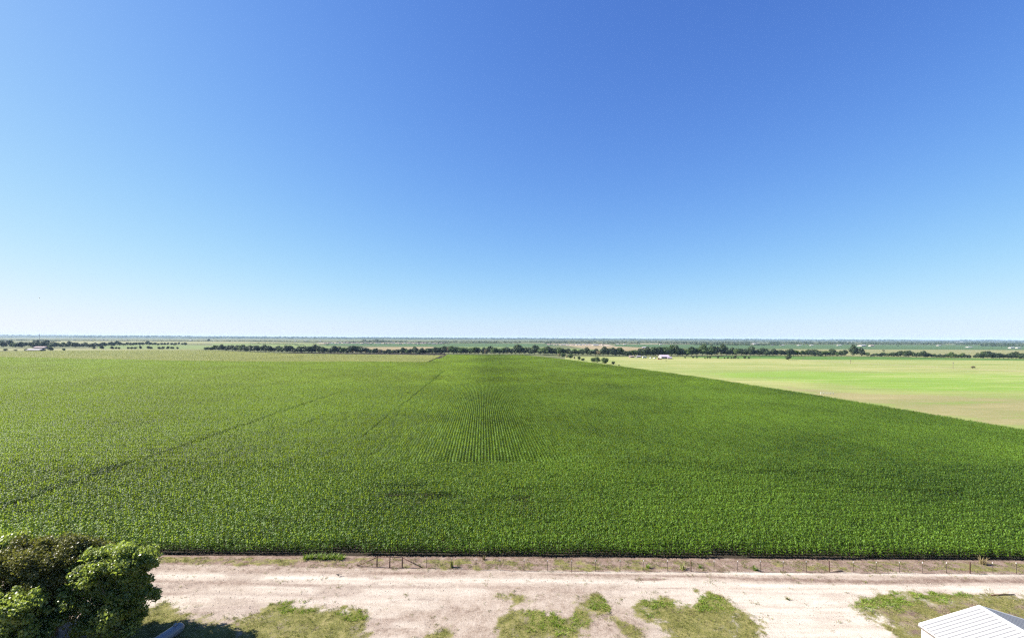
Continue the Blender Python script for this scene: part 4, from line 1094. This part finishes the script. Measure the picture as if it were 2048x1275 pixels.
x0, y0 = G(1982, 1192); x1, y1 = G(2029, 1190.5)
mb = MB(); mb.tube([(x0, y0, .17), ((x0 + x1) / 2, (y0 + y1) / 2 + .03, .19), (x1, y1, .17)], [.06, .055, .045], 8); tag(mb.build('pole', M['rust'], None, True), 'dark thin pole lying in the grass behind the white shed', 'pole')
x0, y0 = G(1666, 1143.2); x1, y1 = G(1685, 1143.8)
mb = MB(); mb.tube([(x0, y0, .18), ((x0 + x1) / 2, (y0 + y1) / 2, .2), (x1, y1, .17)], [.09, .1, .08], 9); mb.tube([((x0 + x1) / 2, (y0 + y1) / 2, .2), ((x0 + x1) / 2 + .2, (y0 + y1) / 2 + .1, .42)], [.035, .015], 5)
tag(mb.build('log', M['wood'], None, True), 'short grey log lying at the verge beside a thick fence post', 'log')
x0, y0 = G(1436, 1190); x1, y1 = G(1447, 1196)
mb = MB(); mb.tube([(x0, y0, .16), ((x0 + x1) / 2 + .1, (y0 + y1) / 2, .2), (x1, y1, .15)], [.04, .045, .03], 7); tag(mb.build('branch', M['wood'], None, True), 'dark fallen branch on top of the large grass patch', 'branch')

def loft(secs, n=12):
    """body of rings (x, z, half width, half height) along x"""
    mb = MB(); vs, fs = [], []
    for (x, z, hw, hh) in secs:
        for k in range(n):
            a = 6.2832 * k / n; vs.append((x, hw * math.cos(a), z + hh * math.sin(a)))
    for i in range(len(secs) - 1):
        for k in range(n): fs.append((i * n + k, i * n + (k + 1) % n, (i + 1) * n + (k + 1) % n, (i + 1) * n + k))
    fs.append(tuple(range(n))); fs.append(tuple(range((len(secs) - 1) * n, len(secs) * n)))
    mb.add(vs, fs); return mb
# bird on the road (head to the left and raised, long tail)
mb = loft([(-.215, .245, .003, .003), (-.175, .25, .010, .011), (-.165, .252, .022, .024), (-.14, .258, .033, .034), (-.11, .25, .032, .036), (-.08, .225, .042, .048), (-.03, .195, .065, .066), (.03, .175, .07, .068), (.09, .165, .052, .048), (.14, .165, .034, .022), (.2, .172, .036, .010), (.3, .185, .045, .006), (.36, .19, .03, .004)])
for s in (-1, 1):
    mb.tube([(.01, s * .03, .13), (.03, s * .032, .06), (.0, s * .032, .0)], [.012, .007, .006], 6)
    for a in (-.5, 0, .5): mb.tube([(.0, s * .032, .004), (-.05 * math.cos(a), s * .032 + .05 * math.sin(a), .004)], [.005, .003], 5)
    # folded wing, lying on the flank
    mb.add([(-.06, s * .058, .215), (.05, s * .079, .215), (.18, s * .045, .185), (.06, s * .078, .15), (-.05, s * .066, .17), (.05, s * .06, .2)], [(0, 1, 5), (1, 2, 5), (2, 3, 5), (3, 4, 5), (4, 0, 5), (0, 1, 2, 3, 4)])
x0, y0 = G(676, 1154)
o = mb.build('bird', M['black_bird'], None, True); o.location = (x0, y0, .105); o.rotation_euler = (0, 0, .35); o.scale = (1.25,) * 3
tag(o, 'black bird standing on the pale gravel road, tail out', 'bird')
# bird in the air
mb = loft([(-.2, .0, .003, .003), (-.17, .002, .01, .01), (-.15, .003, .028, .028), (-.11, .0, .034, .034), (-.06, -.005, .05, .048), (.02, -.008, .058, .052), (.1, -.002, .036, .028), (.16, .0, .03, .012), (.25, .004, .06, .006), (.29, .004, .05, .004)])
for s in (-1, 1):
    pts = [(-.09, s * .03, .02), (-.13, s * .2, .10), (-.08, s * .42, .12), (.02, s * .5, .10), (.02, s * .36, .09), (.05, s * .2, .07), (.07, s * .03, .01)]
    mb.add(pts + [(a, b, c - .01) for a, b, c in pts], [tuple(range(7)), tuple(range(13, 6, -1))] + [(i, (i + 1) % 7, 7 + (i + 1) % 7, 7 + i) for i in range(7)])
o = mb.build('flying_bird', M['black_bird'], None, True)
dY = 150.0; dx, dy = 78 - CX, 595.5 - CY
o.location = (dx / F * dY, dY, H - (dy - dx * math.tan(ROLL)) / F * dY); o.rotation_euler = (0, 0, .9)
tag(o, 'small dark bird flying high in the pale sky over the left horizon', 'bird')

# white rail fence piece and rusty trough on the pasture beside the corn
x0, y0 = G(1641, 788.0); x1, y1 = G(1667, 788.6)
rf = empty('rail_fence', (x0, y0, 0.02)); tag(rf, 'short pale rail fence standing on the pasture close to the corn edge', 'fence')
for k in range(5):
    mb = MB(); mb.tube([(k * (x1 - x0) / 4, k * (y1 - y0) / 4, -.2), (k * (x1 - x0) / 4, k * (y1 - y0) / 4, 1.25)], .08, 7); mb.build('post', M['trim'], rf)
for hz_ in (.55, 1.05):
    mb = MB(); mb.tube([(0, -.09, hz_), (x1 - x0, y1 - y0 - .09, hz_)], .05, 6); mb.build('rail', M['trim'], rf)
x0, y0 = G(1640, 793)
mb = MB(); mb.tube([(x0 - 1.2, y0, .3), (x0 + 1.2, y0, .3)], [.42, .42], 12); mb.box(x0 - 1.0, x0 - .8, y0 - .3, y0 + .3, 0, .2); mb.box(x0 + .8, x0 + 1.0, y0 - .3, y0 + .3, 0, .2)
tag(mb.build('barrel_trough', M['rust'], None, True), 'rusty low trough beside the corn edge near the pale rail fence', 'trough')

# ------------------------------------------------------------------ distant farm things
def house(px, py, wpx, hpx, roof, wall, label, rz=0.0, deep=0.7, name='house', group=None, cat='house', parts=False, scale_h=1.0):
    x, y = G(px, py); m_ = y / F; W, Hh = wpx * m_, hpx * m_; D = W * deep; he = Hh * .55
    root = empty(name, (x, y, 0), rz); tag(root, label, cat, group)
    mb = MB(); mb.add([(-W / 2, 0, 0), (W / 2, 0, 0), (W / 2, D, 0), (-W / 2, D, 0), (-W / 2, 0, he), (W / 2, 0, he), (W / 2, D, he), (-W / 2, D, he), (-W / 2, D / 2, Hh * .97), (W / 2, D / 2, Hh * .97)],
                      [(0, 1, 5, 4), (2, 3, 7, 6), (1, 2, 6, 9, 5), (3, 0, 4, 8, 7)]); mb.build('wall', M[wall], root)
    e = W * .04; dz = (Hh - he) / (D / 2) * e
    mb = MB()
    for s in (0, 1):
        y0_, z0_ = (-e, he - dz) if s == 0 else (D + e, he - dz)
        mb.add([(-W / 2 - e, y0_, z0_ + .05), (W / 2 + e, y0_, z0_ + .05), (W / 2 + e, D / 2, Hh + .05), (-W / 2 - e, D / 2, Hh + .05), (-W / 2 - e, y0_, z0_ + .3), (W / 2 + e, y0_, z0_ + .3), (W / 2 + e, D / 2, Hh + .3), (-W / 2 - e, D / 2, Hh + .3)],
               [(0, 1, 2, 3), (7, 6, 5, 4), (0, 4, 5, 1), (0, 3, 7, 4), (1, 5, 6, 2)])
    mb.build('roof', M[roof], root)
    if parts:
        for k in (-.3, .25):
            mb = MB(); mb.box(W * k - .6, W * k + .6, -.06, -.003, he * .35, he * .8); mb.build('window', M['dark_glass'], root)
        mb = MB(); mb.box(-.55, .55, -.06, -.003, .02, he * .78); mb.build('door', M['dark_wall'], root)
    return root
house(65, 702.0, 25, 4.6, 'grey_roof', 'dark_wall', 'long low farm shed with a white roof at the left crop edge', .04, .55, 'farm_shed', cat='shed')
house(77, 697.4, 20, 4.8, 'mauve_roof', 'dark_wall', 'dark brown roofed farmhouse half hidden behind the white roofed shed', .05, .6, 'farmhouse', parts=True)
house(1331, 717.2, 17, 7.5, 'lilac_roof', 'house_wall', 'farmhouse with a broad pale lilac metal roof at the pasture edge', .1, .9, 'farmhouse', parts=True)
house(1340, 717.4, 9, 3.6, 'lilac_roof', 'dark_wall', 'low lean to shed joined to the right side of the lilac farmhouse', .1, .9, 'lean_to_shed', cat='shed')
house(1265, 714.8, 9, 3.6, 'house_roof', 'dark_wall', 'small tan roofed shed under trees at the left end of the farmstead', .2, .8, 'farm_shed', cat='shed')
house(1278, 714.6, 8, 3.6, 'grey_roof', 'dark_wall', 'small grey roofed shed among trees in the farmstead', -.1, .8, 'farm_shed', cat='shed')
house(718, 700.0, 13, 5.2, 'grey_roof', 'house_wall', 'grey roofed building peeping through the tree belt beyond the pale crop', .1, .8, 'barn', cat='barn')
house(1289.5, 696.2, 8, 3.0, 'white_roof', 'dark_wall', 'white roofed barn on the tan field behind the tree belt', .1, .8, 'barn', cat='barn')
house(1728, 692.2, 13, 3.0, 'white_roof', 'house_wall', 'white roofed barn on the far green field behind the tallest belt tree', .3, .7, 'barn', cat='barn')
house(1745, 692.2, 8, 2.6, 'house_roof', 'house_wall', 'tan roofed far barn just right of the white roofed one', .1, .7, 'barn', cat='barn')
house(1514, 689.4, 15, 3.6, 'white_roof', 'house_wall', 'wide white roofed hall in the woodland band right of the middle', .2, .6, 'hall', cat='hall')
house(1941, 694.6, 9, 1.8, 'white_roof', 'house_wall', 'white roofed low barn, left one of three near the right edge', .05, .6, 'barn', cat='barn')
house(2026, 696.4, 9, 2.6, 'white_roof', 'house_wall', 'white roofed low barn, middle one of three near the right edge', .05, .6, 'barn', cat='barn')
house(2039, 696.4, 8, 2.4, 'white_roof', 'house_wall', 'white roofed low barn, last of three at the right edge', .05, .6, 'barn', cat='barn')
house(1192, 691.0, 11, 3.0, 'white_roof', 'house_wall', 'white building under work at the right end of the bare building ground', .1, .6, 'building', cat='building')
rs = random.Random(5)
for i in range(34):
    px = 650 + i * 7.2 + rs.uniform(-2, 2)
    house(px, 686.2 + rs.uniform(-.3, 1.2) + (px - 650) * .003, rs.uniform(4, 6), rs.uniform(1.7, 2.3), rs.choice(['house_roof', 'grey_roof', 'mauve_roof', 'house_roof']), 'house_wall',
          'tiny pale house of the hazy housing estate left of the middle', rs.uniform(-.4, .4), .8, 'estate_house', 'houses of the far estate left of the middle')
for i in range(18):
    px = 1098 + i * 6.4 + rs.uniform(-2, 2)
    house(px, 689.6 + rs.uniform(-.6, .6), rs.uniform(3.5, 6), rs.uniform(1.4, 2.0), rs.choice(['house_roof', 'white_roof', 'house_roof']), 'house_wall',
          'tiny tan house on the bare building ground right of the middle', rs.uniform(-.4, .4), .8, 'estate_house', 'houses on the bare building ground')
for i in range(9):
    px = (1235, 1250, 1322, 1545, 1566, 1600, 1625, 1680, 1880)[i]
    house(px, 690.2 + (px - 1235) * .0018 - (1.2 if px < 1400 else 0), rs.uniform(4, 8), 1.6, 'white_roof', 'house_wall', 'tiny white building at the foot of the far right woodland band', rs.uniform(-.3, .3), .7, 'far_building', 'white buildings along the far woodland band', 'building')
for px in (147, 181, 203, 211, 250, 380, 590, 610, 640):
    house(px, 679.2 + px * .0045 + rs.uniform(-.6, .3), rs.uniform(3, 6), 1.3, 'white_roof', 'house_wall', 'tiny white building on the hazy plain below the left hills', rs.uniform(-.3, .3), .7, 'far_building', 'white buildings below the left hills', 'building')
for px, w_, h_ in ((1842, 6, 2.4), (1905, 12, 1.6), (1920, 14, 2.6), (1990, 16, 1.8), (2030, 14, 1.6), (1700, 8, 1.4), (1470, 8, 1.3)):
    house(px, 683.9 + (px - 1700) * .0042 + .4, w_, h_, 'white_roof', 'white_roof', 'pale big building on the right horizon above the woods', 0, .5, 'far_building', 'pale buildings on the right horizon', 'building')

def vehicle(px, py, Lm, mat, label, rz, kind='car'):
    x, y = G(px, py); root = empty(kind, (x, y, .03), rz); tag(root, label, kind.replace('_', ' '))
    if kind == 'car':
        mb = MB(); w_ = .9; pr = [(-Lm / 2, .45), (-Lm / 2, .85), (-Lm * .28, .95), (-Lm * .15, 1.5), (Lm * .22, 1.52), (Lm * .42, 1.0), (Lm / 2, .9), (Lm / 2, .45)]
        vs = [(a, -w_, b) for a, b in pr] + [(a, w_, b) for a, b in pr]; n_ = len(pr)
        mb.add(vs, [tuple(range(n_)), tuple(range(2 * n_ - 1, n_ - 1, -1))] + [(i, n_ + i, n_ + (i + 1) % n_, (i + 1) % n_) for i in range(n_)]); mb.build('body', M[mat], root)
        mb = MB()
        for s in (-1, 1): mb.add([(-Lm * .22, s * .905, 1.0), (-Lm * .13, s * .905, 1.42), (Lm * .2, s * .905, 1.42), (Lm * .32, s * .905, 1.02)], [(0, 1, 2, 3)])
        mb.build('window', M['dark_glass'], root)
    elif kind == 'trailer':
        mb = MB(); mb.box(-Lm / 2, Lm / 2, -1.2, 1.2, .6, 2.9); mb.box(-Lm / 2 - 1.4, -Lm / 2, -.06, .06, .55, .66); mb.build('body', M[mat], root)
        mb = MB(); mb.box(-.4, .4, -1.24, -1.203, .7, 2.4); mb.build('door', M['dark_wall'], root)
    else:
        mb = MB(); mb.box(-Lm * .1, Lm / 2, -.45, .45, .8, 1.6); mb.box(-Lm / 2, -Lm * .1, -.75, .75, .9, 1.3); mb.tube([(Lm * .3, 0, 1.6), (Lm * .3, 0, 2.3)], .06, 6); mb.build('body', M[mat], root)
        mb = MB(); mb.box(-Lm * .42, -Lm * .11, -.7, .7, 1.302, 2.6); mb.build('cab', M['dark_glass'], root)
    for sx in (-.3, .3):
        for sy in (-.92, .92):
            r_ = .33 if kind != 'tractor' else (.8 if sx < 0 else .45)
            mb = MB(); mb.tube([(sx * Lm, sy - .12, r_), (sx * Lm, sy + .12, r_)], r_, 14); mb.build('wheel', M['tyre'], root)
    return root
vehicle(1319.5, 718.6, 5.5, 'red', 'red tractor parked in front of the lilac roofed farmhouse', .2, 'tractor')
vehicle(1309.5, 716.8, 4.6, 'white_paint', 'white car parked left of the red tractor in the farmstead', .5, 'car')
vehicle(1289, 716.0, 6.0, 'white_paint', 'white box trailer under trees at the middle of the farmstead', .1, 'trailer')
vehicle(1272, 715.8, 4.6, 'white_paint', 'white car between two small farmstead sheds', -.4, 'car')
vehicle(1301, 716.2, 4.6, 'white_paint', 'white car just right of the white box trailer', .9, 'car')

def mast(px, py, hpx, label, Y):
    x = (px - CX) / F * Y; h = hpx * Y / F; root = empty('radio_mast', (x, Y, 0)); tag(root, label, 'mast')
    mb = MB(); w_ = .9
    for k in range(3):
        a = 2.094 * k; mb.tube([(w_ * math.cos(a), w_ * math.sin(a), 0), (w_ * math.cos(a) * .6, w_ * math.sin(a) * .6, h)], .28, 4)
    n_ = int(h / 4)
    for i in range(n_):
        for k in range(3):
            a, b = 2.094 * k, 2.094 * (k + 1); z0, z1 = i * 4, i * 4 + 4
            mb.tube([(w_ * .9 * math.cos(a), w_ * .9 * math.sin(a), z0), (w_ * .85 * math.cos(b), w_ * .85 * math.sin(b), z1)], .08, 3)
    mb.build('lattice', M['mast'], root)
    mb = MB(); mb.tube([(0, 0, h), (0, 0, h * 1.06)], .2, 4); mb.build('antenna', M['mast'], root)
mast(79, 672, 17.5, 'thin grey radio mast rising above the left hills', 2000)
mast(1075.5, 681, 11.5, 'left one of two thin radio masts on the middle horizon', 2600)
mast(1111, 681, 11.5, 'right one of two thin radio masts on the middle horizon', 2600)

def pole(px, py, hpx, label, arm=True):
    x, y = G(px, py); h = hpx * y / F; root = empty('utility_pole', (x, y, 0)); tag(root, label, 'utility pole')
    mb = MB(); mb.tube([(0, 0, -.5), (0, 0, h)], [.19, .13], 9); mb.build('shaft', M['wood'], root, True)
    mb = MB(); mb.box(-1.1, 1.1, -.07, .07, h - .9, h - .72); mb.build('crossarm', M['wood'], root)
    for k in (-.95, 0, .95):
        mb = MB(); mb.tube([(k, 0, h - .719), (k, 0, h - .5)], [.05, .035], 6); mb.build('insulator', M['mast'], root)
    mb = MB(); mb.tube([(.3, 0, h - 2.1), (.3, 0, h - 1.2)], .2, 9); mb.build('transformer', M['mast'], root)
pole(1906, 736.5, 13.5, 'dark wooden utility pole beside the dirt track near the brush mound')
pole(1701, 727.0, 8.0, 'utility pole by the dirt track below the tallest belt tree')
pole(1606, 720.5, 7.0, 'utility pole right of the lone round pasture tree')
pole(1520, 716.0, 6.0, 'small far utility pole at the end of the pasture tree row')
# ------------------------------------------------------------------ haze
hz = MB(); hz.box(-15900, 15900, -140, 15900, -1.0, 68)
t = NT('haze'); pv = t.n('ShaderNodeVolumePrincipled')
pv.inputs['Color'].default_value = (0.50, 0.72, 1.0, 1); pv.inputs['Density'].default_value = 0.000034; pv.inputs['Anisotropy'].default_value = 0.0
t.l(pv.outputs[0], t.out.inputs['Volume'])
tag(hz.build('haze', t.m), 'pale blue air over the whole plain', 'haze', kind='stuff')
print('trees', NTREE, 'objects', len(scene.objects))
